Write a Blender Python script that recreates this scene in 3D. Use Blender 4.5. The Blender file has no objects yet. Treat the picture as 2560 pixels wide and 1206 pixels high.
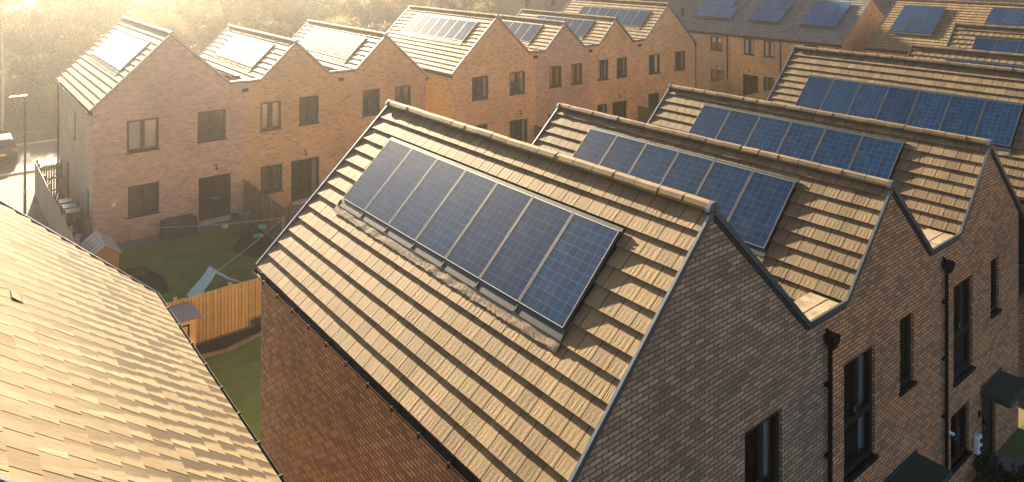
import bpy, math, random
import numpy as np
R = math.radians
random.seed(7)
rng = np.random.default_rng(7)
SC = bpy.context.scene
COL = SC.collection
CAMZ = 12.25
OFF = {}          # world origin of every parent object

# ------------------------------------------------------------------ materials
def newmat(name):
    m = bpy.data.materials.new(name); m.use_nodes = True
    nt = m.node_tree
    return m, nt, nt.nodes['Principled BSDF']
def N(nt, t, **kw):
    n = nt.nodes.new(t)
    for k, v in kw.items():
        if k in n.inputs: n.inputs[k].default_value = v
        else: setattr(n, k, v)
    return n
def ramp(nt, stops, fac=None, interp='LINEAR'):
    r = nt.nodes.new('ShaderNodeValToRGB'); cr = r.color_ramp; cr.interpolation = interp
    while len(cr.elements) < len(stops): cr.elements.new(0.5)
    for e, (p, c) in zip(cr.elements, stops):
        e.position = p; e.color = (*c, 1) if len(c) == 3 else c
    if fac is not None: nt.links.new(fac, r.inputs[0])
    return r.outputs[0]
def mixc(nt, fac, a, b, mode='MIX'):
    m = nt.nodes.new('ShaderNodeMix'); m.data_type = 'RGBA'; m.blend_type = mode
    for s, i in ((fac, 0), (a, 6), (b, 7)):
        if hasattr(s, 'node'): nt.links.new(s, m.inputs[i])
        elif i == 0: m.inputs[0].default_value = s
        else: m.inputs[i].default_value = (*s, 1)
    return m.outputs[2]
def math_(nt, op, a, b=None, c=None):
    m = nt.nodes.new('ShaderNodeMath'); m.operation = op
    for i, s in enumerate((a, b, c)):
        if s is None: continue
        if hasattr(s, 'node'): nt.links.new(s, m.inputs[i])
        else: m.inputs[i].default_value = s
    return m.outputs[0]
def noise(nt, vec, scale, detail=4, rough=.55):
    n = N(nt, 'ShaderNodeTexNoise'); n.inputs['Scale'].default_value = scale
    n.inputs['Detail'].default_value = detail; n.inputs['Roughness'].default_value = rough
    if vec is not None: nt.links.new(vec, n.inputs['Vector'])
    return n.outputs['Fac']
def bump(nt, b, h, strength, dist):
    n = N(nt, 'ShaderNodeBump'); n.inputs['Strength'].default_value = strength
    n.inputs['Distance'].default_value = dist
    nt.links.new(h, n.inputs['Height']); nt.links.new(n.outputs[0], b.inputs['Normal'])
def coord(nt, which='Object'):
    return nt.nodes.new('ShaderNodeTexCoord').outputs[which]

def plain(name, col, rough=.5, metal=0., var=.12, scale=6., bumpd=0., spec=.5):
    m, nt, b = newmat(name)
    c = coord(nt); f = noise(nt, c, scale)
    lo = tuple(x*(1-var) for x in col); hi = tuple(min(1, x*(1+var)) for x in col)
    nt.links.new(ramp(nt, [(.3, lo), (.7, hi)], f), b.inputs['Base Color'])
    b.inputs['Roughness'].default_value = rough; b.inputs['Metallic'].default_value = metal
    b.inputs['Specular IOR Level'].default_value = spec
    if bumpd: bump(nt, b, noise(nt, c, scale*6), .6, bumpd)
    return m

def brick(name, stops, mortar, dark=.0, blot=.5, gain=1., joint=.009, tint=(1, .96, .86)):
    stops = [(p, tuple(x*gain*t for x, t in zip(c, tint))) for p, c in stops]; mortar = tuple(x*gain for x in mortar)
    m, nt, b = newmat(name)
    uv = coord(nt, 'UV')
    t = N(nt, 'ShaderNodeTexBrick'); nt.links.new(uv, t.inputs['Vector'])
    t.inputs['Color1'].default_value = (0, 0, 0, 1); t.inputs['Color2'].default_value = (1, 1, 1, 1)
    t.inputs['Mortar'].default_value = (.5, .5, .5, 1)
    t.inputs['Scale'].default_value = 1; t.inputs['Mortar Size'].default_value = joint
    t.inputs['Mortar Smooth'].default_value = .2
    t.inputs['Brick Width'].default_value = .225; t.inputs['Row Height'].default_value = .0765
    big = noise(nt, uv, .9, 3)
    v = math_(nt, 'ADD', t.outputs['Color'], math_(nt, 'MULTIPLY', math_(nt, 'SUBTRACT', big, .5), blot))
    v = math_(nt, 'ADD', v, dark)
    col = ramp(nt, stops, v)
    fine = noise(nt, uv, 45, 3)
    col = mixc(nt, 1.0, col, ramp(nt, [(.25, (.72, .72, .72)), (.75, (1.2, 1.2, 1.2))], fine), 'MULTIPLY')
    # faint white bloom and soot streaks
    st = N(nt, 'ShaderNodeMapping'); st.inputs['Scale'].default_value = (1.6, .25, 1); nt.links.new(uv, st.inputs[0])
    bl = noise(nt, st.outputs[0], 1.3, 5, .6)
    col = mixc(nt, ramp(nt, [(.56, (0, 0, 0)), (.74, (.35, .35, .35))], bl), col, (.34, .29, .25))
    stain = noise(nt, uv, .33, 4, .6)
    col = mixc(nt, 1., col, ramp(nt, [(.3, (.78, .77, .76)), (.65, (1.08, 1.08, 1.08))], stain), 'MULTIPLY')
    col = mixc(nt, t.outputs['Fac'], col, mortar)
    nt.links.new(col, b.inputs['Base Color'])
    b.inputs['Roughness'].default_value = .9; b.inputs['Specular IOR Level'].default_value = .15
    h = math_(nt, 'ADD', math_(nt, 'MULTIPLY', t.outputs['Fac'], -1.), math_(nt, 'MULTIPLY', fine, .35))
    bump(nt, b, h, .7, .006)
    return m
BUFF = [(0., (.115, .083, .073)), (.22, (.15, .10, .075)), (.3, (.29, .165, .08)), (.62, (.36, .22, .11)), (.9, (.42, .275, .15)), (1., (.33, .19, .10))]
FARB = [(0., (.19, .135, .10)), (.16, (.24, .165, .11)), (.24, (.335, .215, .115)), (.65, (.375, .245, .13)), (.92, (.41, .275, .155)), (1., (.34, .21, .11))]
GREY = [(0., (.12, .088, .072)), (.3, (.16, .114, .09)), (.6, (.205, .145, .108)), (.85, (.25, .182, .138)), (1., (.18, .12, .092))]
PINK = [(0., (.23, .16, .125)), (.3, (.29, .20, .15)), (.65, (.33, .23, .17)), (1., (.37, .265, .20))]
REDB = [(0., (.15, .10, .075)), (.28, (.185, .115, .078)), (.36, (.26, .14, .075)), (.75, (.32, .185, .10)), (1., (.25, .13, .075))]
M = {}
M['buff'] = brick('buff_brick', FARB, (.20, .155, .115), dark=.08, blot=.25, gain=1.55, joint=.008, tint=(1.0, 1.0, .76))
M['buff2'] = brick('amber_brick', FARB, (.19, .145, .105), dark=.04, blot=.3, gain=1.45, joint=.008, tint=(1.0, 1.0, .76))
M['grey'] = brick('grey_brown_brick', GREY, (.06, .045, .037), blot=.45, joint=.012, gain=1.95, tint=(1.14, .98, .69))
M['grey2'] = brick('pale_grey_brick', PINK, (.16, .13, .11), dark=-.12, gain=1.45, tint=(1.0, 1.0, .80))
M['pink'] = brick('pink_brick', PINK, (.21, .165, .135), blot=.2, gain=1.6, joint=.008, tint=(1.0, 1.0, .82))
M['red'] = brick('red_buff_brick', REDB, (.06, .042, .032), dark=.05, blot=.5, joint=.012, gain=1.95, tint=(1.2, .99, .70))

def tilemat(name, col, shade_streak=False, rough=.7, spec=.4):
    m, nt, b = newmat(name)
    c = coord(nt)
    isl = N(nt, 'ShaderNodeNewGeometry').outputs['Random Per Island']
    a = ramp(nt, [(0, tuple(x*.80 for x in col)), (.5, col), (.93, tuple(x*1.13 for x in col)), (1, (col[0]*.8, col[1]*.72, col[2]*.7))], isl)
    grain = noise(nt, c, 160, 2, .7)
    a = mixc(nt, 1., a, ramp(nt, [(.3, (.78, .78, .78)), (.7, (1.2, 1.2, 1.2))], grain), 'MULTIPLY')
    pat = noise(nt, c, 2.2, 4)
    a = mixc(nt, 1., a, ramp(nt, [(.3, (.86, .85, .82)), (.7, (1.08, 1.08, 1.08))], pat), 'MULTIPLY')
    smp = N(nt, 'ShaderNodeMapping'); smp.inputs['Scale'].default_value = (.5, 5., .5); nt.links.new(c, smp.inputs[0])
    a = mixc(nt, 1., a, ramp(nt, [(.32, (.80, .79, .77)), (.6, (1.06, 1.06, 1.06))], noise(nt, smp.outputs[0], .5, 3, .5)), 'MULTIPLY')
    moss = noise(nt, c, 5.5, 6, .7)
    a = mixc(nt, ramp(nt, [(.66, (0, 0, 0)), (.8, (.4, .4, .4))], moss), a, (.12, .11, .05))
    b.inputs['Specular IOR Level'].default_value = spec
    b.inputs['Roughness'].default_value = rough
    if shade_streak:        # shade streaks painted in: a darker wedge at the head of each tile
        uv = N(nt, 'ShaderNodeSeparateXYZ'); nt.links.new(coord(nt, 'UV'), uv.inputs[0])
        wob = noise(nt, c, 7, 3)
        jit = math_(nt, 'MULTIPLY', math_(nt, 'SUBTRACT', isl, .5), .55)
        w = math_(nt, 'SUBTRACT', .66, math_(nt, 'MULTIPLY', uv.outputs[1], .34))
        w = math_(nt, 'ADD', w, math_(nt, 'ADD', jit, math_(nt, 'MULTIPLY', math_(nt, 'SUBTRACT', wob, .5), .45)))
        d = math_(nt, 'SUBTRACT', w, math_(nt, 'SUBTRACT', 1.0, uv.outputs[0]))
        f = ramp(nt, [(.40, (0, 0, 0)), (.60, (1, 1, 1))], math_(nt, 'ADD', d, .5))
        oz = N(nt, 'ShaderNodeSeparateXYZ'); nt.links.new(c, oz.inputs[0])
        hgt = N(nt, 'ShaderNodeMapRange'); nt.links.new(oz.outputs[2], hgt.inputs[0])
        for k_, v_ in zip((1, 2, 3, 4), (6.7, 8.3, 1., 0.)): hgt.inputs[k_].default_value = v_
        f = math_(nt, 'MULTIPLY', f, hgt.outputs[0])  # painted streaks fade up the slope to imitate glare washing them out
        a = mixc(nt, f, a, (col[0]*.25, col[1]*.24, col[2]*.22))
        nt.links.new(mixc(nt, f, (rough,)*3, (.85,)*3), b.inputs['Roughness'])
    nt.links.new(a, b.inputs['Base Color'])
    bump(nt, b, math_(nt, 'ADD', grain, math_(nt, 'MULTIPLY', noise(nt, c, 30, 3), 1.2)), .3, .004)
    return m
TC = (.180, .119, .050)
M['tile'] = tilemat('sand_tile', TC, rough=.75, spec=.3)
M['tile_dim'] = tilemat('dimmed_sand_tile', (.150, .104, .053), rough=.75, spec=.3)  # sand tile darkened to imitate the glare falling off to the right
M['tile_streak'] = tilemat('shade_streak_tile', (.22, .168, .105), True, .85, .06)  # paler sand tile with painted shade streaks, for the nearest roof
M['tile_shaded'] = tilemat('shaded_sand_tile', (.15, .135, .115))  # same sand tile, darkened and greyed to paint in the roof's shade

def cellmat(name, base, base2, rough=.22):
    m, nt, b = newmat(name)
    uv = N(nt, 'ShaderNodeSeparateXYZ'); nt.links.new(coord(nt, 'UV'), uv.inputs[0])
    def line(x, n, w):
        f = math_(nt, 'FRACT', math_(nt, 'ADD', math_(nt, 'MULTIPLY', x, n), .5))
        return math_(nt, 'LESS_THAN', math_(nt, 'ABSOLUTE', math_(nt, 'SUBTRACT', f, .5)), w)
    g = math_(nt, 'MAXIMUM', line(uv.outputs[0], 6, .02), line(uv.outputs[1], 10, .02))
    bus = line(uv.outputs[0], 36, .13)
    cellid = N(nt, 'ShaderNodeCombineXYZ')
    nt.links.new(math_(nt, 'FLOOR', math_(nt, 'MULTIPLY', uv.outputs[0], 6)), cellid.inputs[0])
    nt.links.new(math_(nt, 'FLOOR', math_(nt, 'MULTIPLY', uv.outputs[1], 10)), cellid.inputs[1])
    wn = N(nt, 'ShaderNodeTexWhiteNoise'); nt.links.new(cellid.outputs[0], wn.inputs['Vector'])
    poly = noise(nt, coord(nt), 22, 2, .8)
    f = math_(nt, 'ADD', math_(nt, 'MULTIPLY', wn.outputs['Value'], .5), math_(nt, 'MULTIPLY', poly, .5))
    a = mixc(nt, f, base, base2)
    a = mixc(nt, math_(nt, 'MULTIPLY', bus, .16), a, (.05, .075, .14))
    a = mixc(nt, math_(nt, 'MULTIPLY', g, .42), a, (.12, .20, .28))
    oi = N(nt, 'ShaderNodeObjectInfo').outputs['Random']
    a = mixc(nt, 1., a, ramp(nt, [(0, (.75, .8, .85)), (1, (1.2, 1.15, 1.1))], oi), 'MULTIPLY')
    dust = noise(nt, coord(nt), 2.5, 5, .7)
    a = mixc(nt, ramp(nt, [(.5, (0, 0, 0)), (.85, (.16, .16, .16))], dust), a, (.20, .17, .13))
    nt.links.new(a, b.inputs['Base Color'])
    b.inputs['Roughness'].default_value = rough; b.inputs['IOR'].default_value = 1.45
    b.inputs['Specular IOR Level'].default_value = .29
    return m
M['cell'] = cellmat('solar_cells', (.001, .012, .036), (.002, .030, .085))
M['cell_skylit'] = cellmat('skylit_solar_cells', (.015, .06, .14), (.02, .09, .20), .2)  # brighter blue base stands in for the sky reflection the block hides
M['cell_grey'] = cellmat('grey_solar_cells', (.02, .028, .05), (.028, .042, .08), .165)  # greyer cell base than the near panels
M['cell_far'] = cellmat('hazy_solar_cells', (.010, .020, .045), (.014, .035, .08), .13)
M['alu'] = plain('panel_aluminium', (.31, .30, .275), .4, .8, .05)
M['tray'] = plain('black_tray', (.012, .013, .015), .6)
M['flash'] = plain('slate_blue_flashing', (.022, .034, .045), .5, 0, .2, spec=.12)
M['crump'] = plain('crumpled_lead', (.15, .112, .07), .7, 0, .3, 9, bumpd=.006, spec=.15)
M['verge'] = plain('grey_metal_trim', (.17, .185, .205), .32, .75, .1)
M['darktrim'] = plain('dark_grey_trim', (.045, .047, .05), .45, .3, .1)
M['black'] = plain('black_plastic', (.010, .010, .010), .75, 0, .2, spec=.06)
M['frame'] = plain('brown_black_frame', (.014, .012, .011), .45, 0, .15, spec=.3)
M['canopy'] = plain('mossy_felt', (.030, .042, .020), .8, 0, .3, 20)
M['valley'] = plain('valley_membrane', (.17, .13, .08), .75, 0, .5, 4, bumpd=.006)
M['wood'] = None
def woodmat(name, col, rough=.75):
    m, nt, b = newmat(name)
    c = coord(nt)
    mp = N(nt, 'ShaderNodeMapping'); mp.inputs['Scale'].default_value = (14, 14, 1.2); nt.links.new(c, mp.inputs[0])
    g = noise(nt, mp.outputs[0], 2.5, 5, .65)
    isl = N(nt, 'ShaderNodeNewGeometry').outputs['Random Per Island']
    a = ramp(nt, [(0, tuple(x*.72 for x in col)), (1, tuple(x*1.22 for x in col))], math_(nt, 'ADD', math_(nt, 'MULTIPLY', g, .5), math_(nt, 'MULTIPLY', isl, .5)))
    nt.links.new(a, b.inputs['Base Color']); b.inputs['Roughness'].default_value = rough
    bump(nt, b, g, .4, .003)
    return m
M['wood'] = woodmat('fence_timber', (.40, .30, .12))
M['woodbr'] = woodmat('brown_fence_timber', (.16, .095, .045))
M['woodgrey'] = woodmat('weathered_timber', (.30, .235, .165))
M['woodor'] = woodmat('orange_shed_timber', (.48, .23, .07))
M['woodyel'] = woodmat('yellow_shed_timber', (.58, .40, .18))
M['felt'] = plain('grey_roof_felt', (.15, .145, .15), .85, 0, .12, 25)
M['shroof'] = plain('pale_shed_roof', (.42, .36, .31), .6, .1, .12, 8)
M['bark'] = plain('bark', (.085, .062, .042), .9, 0, .3, 12)
M['white'] = plain('white_plastic', (.72, .70, .66), .4, 0, .05)
M['conc'] = plain('pale_concrete', (.42, .38, .31), .8, 0, .2, 12)
M['steel'] = plain('lamp_post_steel', (.09, .09, .09), .4, .6)
M['carpaint'] = plain('dark_grey_car_paint', (.035, .038, .045), .18, .4, .1)
M['carglass'] = plain('car_glass', (.012, .014, .016), .08)
M['rubber'] = plain('tyre_rubber', (.02, .02, .02), .8)
M['redlens'] = plain('red_tail_lens', (.42, .03, .02), .2)
M['plate'] = plain('yellow_number_plate', (.70, .50, .06), .4)
M['teal'] = plain('pale_teal_sheet', (.36, .52, .47), .6, 0, .12, 10)
M['tealdk'] = plain('teal_plastic', (.10, .36, .27), .45)
M['binlid_b'] = plain('blue_bin_lid', (.10, .13, .24), .35)
M['binlid_g'] = plain('green_bin_lid', (.07, .11, .08), .35)
M['binlid_k'] = plain('grey_bin_lid', (.10, .10, .10), .35)
M['bin'] = plain('dark_bin', (.022, .03, .024), .5)
M['sticker'] = plain('faded_sticker', (.55, .33, .26), .5)
M['cover'] = plain('black_cover', (.016, .016, .018), .55, 0, .3, 3)
M['hose'] = plain('yellow_hose', (.55, .33, .04), .5)
M['terra'] = plain('terracotta', (.22, .11, .06), .8)
M['blue'] = plain('blue_tub', (.10, .10, .33), .5)
M['rope'] = plain('white_rope', (.55, .50, .42), .7)
M['room'] = plain('room_dark', (.035, .031, .026), .9)
M['leafg'] = None

def glassmat():
    m = bpy.data.materials.new('window_glass'); m.use_nodes = True
    nt = m.node_tree; nt.nodes.clear()
    o = N(nt, 'ShaderNodeOutputMaterial'); mx = N(nt, 'ShaderNodeMixShader')
    tr = N(nt, 'ShaderNodeBsdfTransparent'); tr.inputs[0].default_value = (.72, .75, .74, 1)
    gl = N(nt, 'ShaderNodeBsdfGlossy'); gl.inputs['Roughness'].default_value = .03
    fr = N(nt, 'ShaderNodeFresnel'); fr.inputs[0].default_value = 1.5
    f = math_(nt, 'ADD', math_(nt, 'MULTIPLY', fr.outputs[0], .9), .01)
    nt.links.new(f, mx.inputs[0]); nt.links.new(tr.outputs[0], mx.inputs[1]); nt.links.new(gl.outputs[0], mx.inputs[2])
    nt.links.new(mx.outputs[0], o.inputs[0])
    return m
M['glass'] = glassmat()
def clothmat(name, col):
    m, nt, b = newmat(name)
    b.inputs['Base Color'].default_value = (*col, 1); b.inputs['Roughness'].default_value = .9
    f = noise(nt, coord(nt), 20, 3); nt.links.new(ramp(nt, [(.3, tuple(x*.85 for x in col)), (.7, col)], f), b.inputs['Base Color'])
    return m
M['curt_white'] = clothmat('white_curtain', (.78, .72, .62))
M['curt_orange'] = clothmat('orange_curtain', (.62, .27, .05))
M['curt_grey'] = clothmat('grey_curtain', (.42, .42, .40))
M['blind'] = clothmat('brown_slat_blind', (.23, .19, .14))
M['blindy'] = clothmat('straw_vertical_blind', (.50, .40, .20))

def foliage(name, stops, rough=.7):
    m, nt, b = newmat(name)
    isl = N(nt, 'ShaderNodeNewGeometry').outputs['Random Per Island']
    oi = N(nt, 'ShaderNodeObjectInfo').outputs['Random']
    big = noise(nt, coord(nt), .45, 2)
    f = math_(nt, 'ADD', math_(nt, 'MULTIPLY', isl, .45), math_(nt, 'ADD', math_(nt, 'MULTIPLY', big, .45), math_(nt, 'MULTIPLY', math_(nt, 'SUBTRACT', oi, .45), .7)))
    cl = ramp(nt, stops, f)
    nt.links.new(cl, b.inputs['Base Color']); b.inputs['Roughness'].default_value = rough
    b.inputs['Specular IOR Level'].default_value = .2
    tl = N(nt, 'ShaderNodeBsdfTranslucent'); nt.links.new(cl, tl.inputs[0])
    ms = N(nt, 'ShaderNodeMixShader'); ms.inputs[0].default_value = .45
    nt.links.new(b.outputs[0], ms.inputs[1]); nt.links.new(tl.outputs[0], ms.inputs[2])
    nt.links.new(ms.outputs[0], nt.nodes['Material Output'].inputs['Surface'])
    return m
M['leafbrown'] = foliage('winter_twigs', [(.1, (.06, .04, .025)), (.45, (.13, .09, .045)), (.7, (.22, .145, .07)), (1, (.30, .17, .08))])
M['leafolive'] = foliage('olive_leaves', [(.05, (.035, .038, .014)), (.4, (.12, .105, .036)), (.7, (.24, .175, .065)), (1, (.36, .23, .09))])
M['leafg'] = foliage('green_leaves', [(.1, (.018, .035, .010)), (.5, (.035, .065, .016)), (1, (.075, .10, .03))])
M['scrub'] = foliage('scrub', [(.05, (.06, .052, .02)), (.5, (.20, .145, .055)), (1, (.36, .22, .085))])

def groundmat(name, stops, scale, rough=.95, fine=40, bd=.02):
    m, nt, b = newmat(name); c = coord(nt)
    f = math_(nt, 'ADD', math_(nt, 'MULTIPLY', noise(nt, c, scale, 6, .6), .6), math_(nt, 'MULTIPLY', noise(nt, c, fine, 3, .7), .4))
    nt.links.new(ramp(nt, stops, f), b.inputs['Base Color']); b.inputs['Roughness'].default_value = rough
    b.inputs['Specular IOR Level'].default_value = .2
    bump(nt, b, noise(nt, c, fine, 3, .7), .7, bd)
    return m
M['lawn'] = groundmat('lawn', [(.3, (.06, .10, .02)), (.5, (.10, .15, .032)), (.62, (.14, .17, .05)), (.75, (.20, .18, .08))], 1.2)
M['earth'] = groundmat('earth', [(.3, (.07, .075, .025)), (.55, (.14, .12, .05)), (.75, (.22, .16, .075))], .25)
M['soil'] = groundmat('soil', [(.3, (.02, .015, .011)), (.6, (.045, .032, .022)), (.8, (.09, .065, .045))], 2.5)
M['asphalt'] = groundmat('asphalt', [(.3, (.028, .028, .028)), (.7, (.05, .049, .047))], 2, .85, 60, .004)
M['paving'] = groundmat('paving', [(.3, (.07, .062, .054)), (.7, (.115, .10, .085))], 3, .85, 30, .004)
M['patio'] = groundmat('patio', [(.3, (.13, .115, .095)), (.7, (.22, .19, .155))], 3, .8, 30, .004)

# ------------------------------------------------------------------ mesh building
class MB:
    def __init__(s): s.v = []; s.f = []; s.uv = None
    def quad(s, *p):
        i = len(s.v); s.v += [tuple(q) for q in p]; s.f.append(tuple(range(i, i+len(p)))); return s
    def box(s, x0, x1, y0, y1, z0, z1):
        return s.obox(((x0+x1)/2, (y0+y1)/2, (z0+z1)/2), (1, 0, 0), (0, 1, 0), (0, 0, 1), (x1-x0)/2, (y1-y0)/2, (z1-z0)/2)
    def obox(s, c, a, b, n, ha, hb, hn):
        c = np.array(c, float); a = np.array(a)*ha; b = np.array(b)*hb; n = np.array(n)*hn
        i = len(s.v)
        for k in (-1, 1):
            for q in ((-1, -1), (1, -1), (1, 1), (-1, 1)): s.v.append(tuple(c+a*q[0]+b*q[1]+n*k))
        s.f += [(i+3, i+2, i+1, i), (i+4, i+5, i+6, i+7)]+[(i+j, i+(j+1) % 4, i+4+(j+1) % 4, i+4+j) for j in range(4)]
        return s
    def bar(s, p, q, w, h, up=(0, 0, 1)):
        p = np.array(p, float); q = np.array(q, float); d = q-p; L = np.linalg.norm(d); d = d/L
        sd = np.cross(d, up); sd = sd/np.linalg.norm(sd); u = np.cross(sd, d)
        return s.obox((p+q)/2, d, sd, u, L/2, w/2, h/2)
    def tube(s, path, r, n=8, cap=True):
        path = [np.array(p, float) for p in path]; rr = r if hasattr(r, '__len__') else [r]*len(path)
        base = len(s.v)
        for i, p in enumerate(path):
            d = path[min(i+1, len(path)-1)]-path[max(i-1, 0)]; d = d/np.linalg.norm(d)
            up = np.array((0, 0, 1.)) if abs(d[2]) < .9 else np.array((1., 0, 0))
            a = np.cross(d, up); a /= np.linalg.norm(a); b = np.cross(a, d)
            for k in range(n):
                t = 2*math.pi*k/n; s.v.append(tuple(p+rr[i]*(math.cos(t)*a+math.sin(t)*b)))
        for i in range(len(path)-1):
            for k in range(n):
                s.f.append((base+i*n+k, base+i*n+(k+1) % n, base+(i+1)*n+(k+1) % n, base+(i+1)*n+k))
        if cap:
            s.f.append(tuple(base+k for k in range(n))[::-1]); s.f.append(tuple(base+(len(path)-1)*n+k for k in range(n)))
        return s
    def lathe(s, c, prof, n=16):
        return s.tube([(c[0], c[1], c[2]+z) for r, z in prof], [max(r, 1e-4) for r, z in prof], n)
    def ball(s, c, r, n=10):
        return s.tube([(c[0], c[1], c[2]-r*math.cos(math.pi*i/n)) for i in range(n+1)], [max(1e-4, r*math.sin(math.pi*i/n)) for i in range(n+1)], 12)
    def build(s, name, mat, parent=None, label=None, smooth=False, bevel=0., origin=None):
        v = np.array(s.v, float)
        if parent is not None: o = np.array(OFF[parent.name])
        elif origin is not None: o = np.array(origin, float)
        else: o = np.array([(v[:, 0].min()+v[:, 0].max())/2, (v[:, 1].min()+v[:, 1].max())/2, v[:, 2].min()])
        me = bpy.data.meshes.new(name)
        me.from_pydata((v-o).tolist(), [], s.f); me.update()
        uvl = me.uv_layers.new(name='UVMap')
        li = np.empty(len(me.loops), np.int32); me.loops.foreach_get('vertex_index', li)
        if s.uv is not None: uv = np.array(s.uv, float)[li]
        else:
            nr = np.empty(len(me.polygons)*3); me.polygons.foreach_get('normal', nr); nr = np.abs(nr.reshape(-1, 3))
            lt = np.empty(len(me.polygons), np.int32); me.polygons.foreach_get('loop_total', lt)
            ax = np.repeat(nr.argmax(1), lt); w = v[li]
            uv = np.where((ax == 0)[:, None], w[:, [1, 2]], np.where((ax == 1)[:, None], w[:, [0, 2]], w[:, [0, 1]]))
        uvl.data.foreach_set('uv', uv.ravel().astype(np.float32))
        me.materials.append(mat)
        if smooth: me.polygons.foreach_set('use_smooth', [True]*len(me.polygons))
        ob = bpy.data.objects.new(name, me); COL.objects.link(ob)
        if parent is not None: ob.parent = parent
        else: ob.location = tuple(o)
        OFF[ob.name] = tuple(o)
        if label: ob['label'] = label
        if bevel:
            b = ob.modifiers.new('b', 'BEVEL'); b.width = bevel; b.segments = 2; b.limit_method = 'ANGLE'
        return ob
def thing(name, label, cat, loc, group=None):
    o = bpy.data.objects.new(name, None); COL.objects.link(o); o.location = loc; o.empty_display_size = .2
    OFF[o.name] = tuple(loc); return tag(o, label, cat, group)
def tag(o, label, cat, group=None):
    o['label'] = label; o['category'] = cat
    if group: o['group'] = group
    return o
def struct(o): o['kind'] = 'structure'; return o

# ------------------------------------------------------------------ roof tiles
class Tiles:
    th = .049
    def __init__(s): s.V = []; s.F = []; s.U = []; s.n = 0; s.cache = {}
    def grid(s, nu, nv):
        if (nu, nv) in s.cache: return s.cache[(nu, nv)]
        W = nu+1; H = nv+1
        f = [(j*W+i, j*W+i+1, (j+1)*W+i+1, (j+1)*W+i) for j in range(nv) for i in range(nu)]
        k = W*H                       # lower skirt
        f += [(nv*W+i, nv*W+i+1, k+i+1, k+i) for i in range(nu)]
        l = k+W                       # side skirts
        f += [(j*W, (j+1)*W, l+j+1, l+j) for j in range(nv)]
        r = l+H
        f += [((j+1)*W+nu, j*W+nu, r+j, r+j+1) for j in range(nv)]
        s.cache[(nu, nv)] = np.array(f); return s.cache[(nu, nv)]
    def add(s, O, e, d, n, ta, tb, s0, s1, nu, nv, lift=.0):
        u = np.linspace(0, 1, nu+1); v = np.linspace(0, 1, nv+1)
        U, Vv = np.meshgrid(u, v)
        g = .007
        t = ta+g+U*(tb-ta-2*g); ss = s0+Vv*(s1-s0)
        j = rng.normal(0, 1, 4)
        h = .004+s.th*Vv+lift+j[0]*.0008+j[1]*.0008*(U-.5)
        ss = ss+j[2]*.0013
        if nu > 4:
            a = .0006+.0011*rng.random(); fq = 2.6+1.6*rng.random(); ph = rng.random()
            h = h+(a+.0004)*np.sin(2*np.pi*(fq*U+ph+.25*Vv))*np.exp(-((Vv-.72)/.16)**2)*np.clip(U*6, 0, 1)*np.clip((1-U)*6, 0, 1)
            h = h+.0014*np.exp(-((U-.06)/.05)**2)-.0012*np.exp(-((U-.17)/.04)**2)
        elif nu > 1:
            h = h+.006*(U < .01)
        P = lambda t, ss, h: O+np.outer(t, e)+np.outer(ss, d)+np.outer(h, n)
        top = P(t.ravel(), ss.ravel(), h.ravel())
        low = P(t[-1], ss[-1], h[-1]-.046)
        lf = P(t[:, 0], ss[:, 0], h[:, 0]-.022); rt = P(t[:, -1], ss[:, -1], h[:, -1]-.022)
        s.V.append(np.vstack([top, low, lf, rt])); s.F.append(s.grid(nu, nv)+s.n); s.n += len(s.V[-1])
        z = np.zeros
        s.U.append(np.vstack([np.c_[U.ravel(), Vv.ravel()], np.c_[u, np.ones(nu+1)], np.c_[z(nv+1), v], np.c_[np.ones(nv+1), v]]))
    def build(s, name, mat, parent):
        m = MB(); m.v = np.vstack(s.V).tolist(); m.f = np.vstack(s.F).tolist(); m.uv = np.vstack(s.U)
        return m.build(name, mat, parent)
EXPO, TW = .325, .305
def lay_tiles(T, O, e, d, n, L, W, holes, nu, nv, extra=None):
    if extra:
        x = extra
        while x < L-.02: T.add(O, e, d, n, x, min(x+TW, L), W-.03, W+.30, nu, nv); x += TW
    k = 0
    while True:
        s1 = W-k*EXPO
        if s1 < .10: break
        s0 = max(s1-EXPO-.03, -.02)
        off = (k % 2)*.5*TW+.02
        sm = s1-.5*EXPO
        edges = [0.]
        x = TW-off
        while x < L-.02: edges.append(x); x += TW
        edges.append(L)
        for a, b in zip(edges[:-1], edges[1:]):
            segs = [(a, b)]
            for (t0, t1, q0, q1) in holes:
                if q0 < sm < q1:
                    ns = []
                    for (p, q) in segs:
                        if p < t0: ns.append((p, min(q, t0)))
                        if q > t1: ns.append((max(p, t1), q))
                    segs = [z for z in ns if z[1]-z[0] > .03]
            for p, q in segs: T.add(O, e, d, n, p, q, s0, s1, nu, nv)
        k += 1

def place(o, O, e, d, n, parent):
    from mathutils import Matrix
    ro = np.array(OFF[parent.name]); p = O-ro
    m = Matrix(((e[0], d[0], n[0], p[0]), (e[1], d[1], n[1], p[1]), (e[2], d[2], n[2], p[2]), (0, 0, 0, 1)))
    o.parent = parent; o.matrix_local = m

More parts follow.
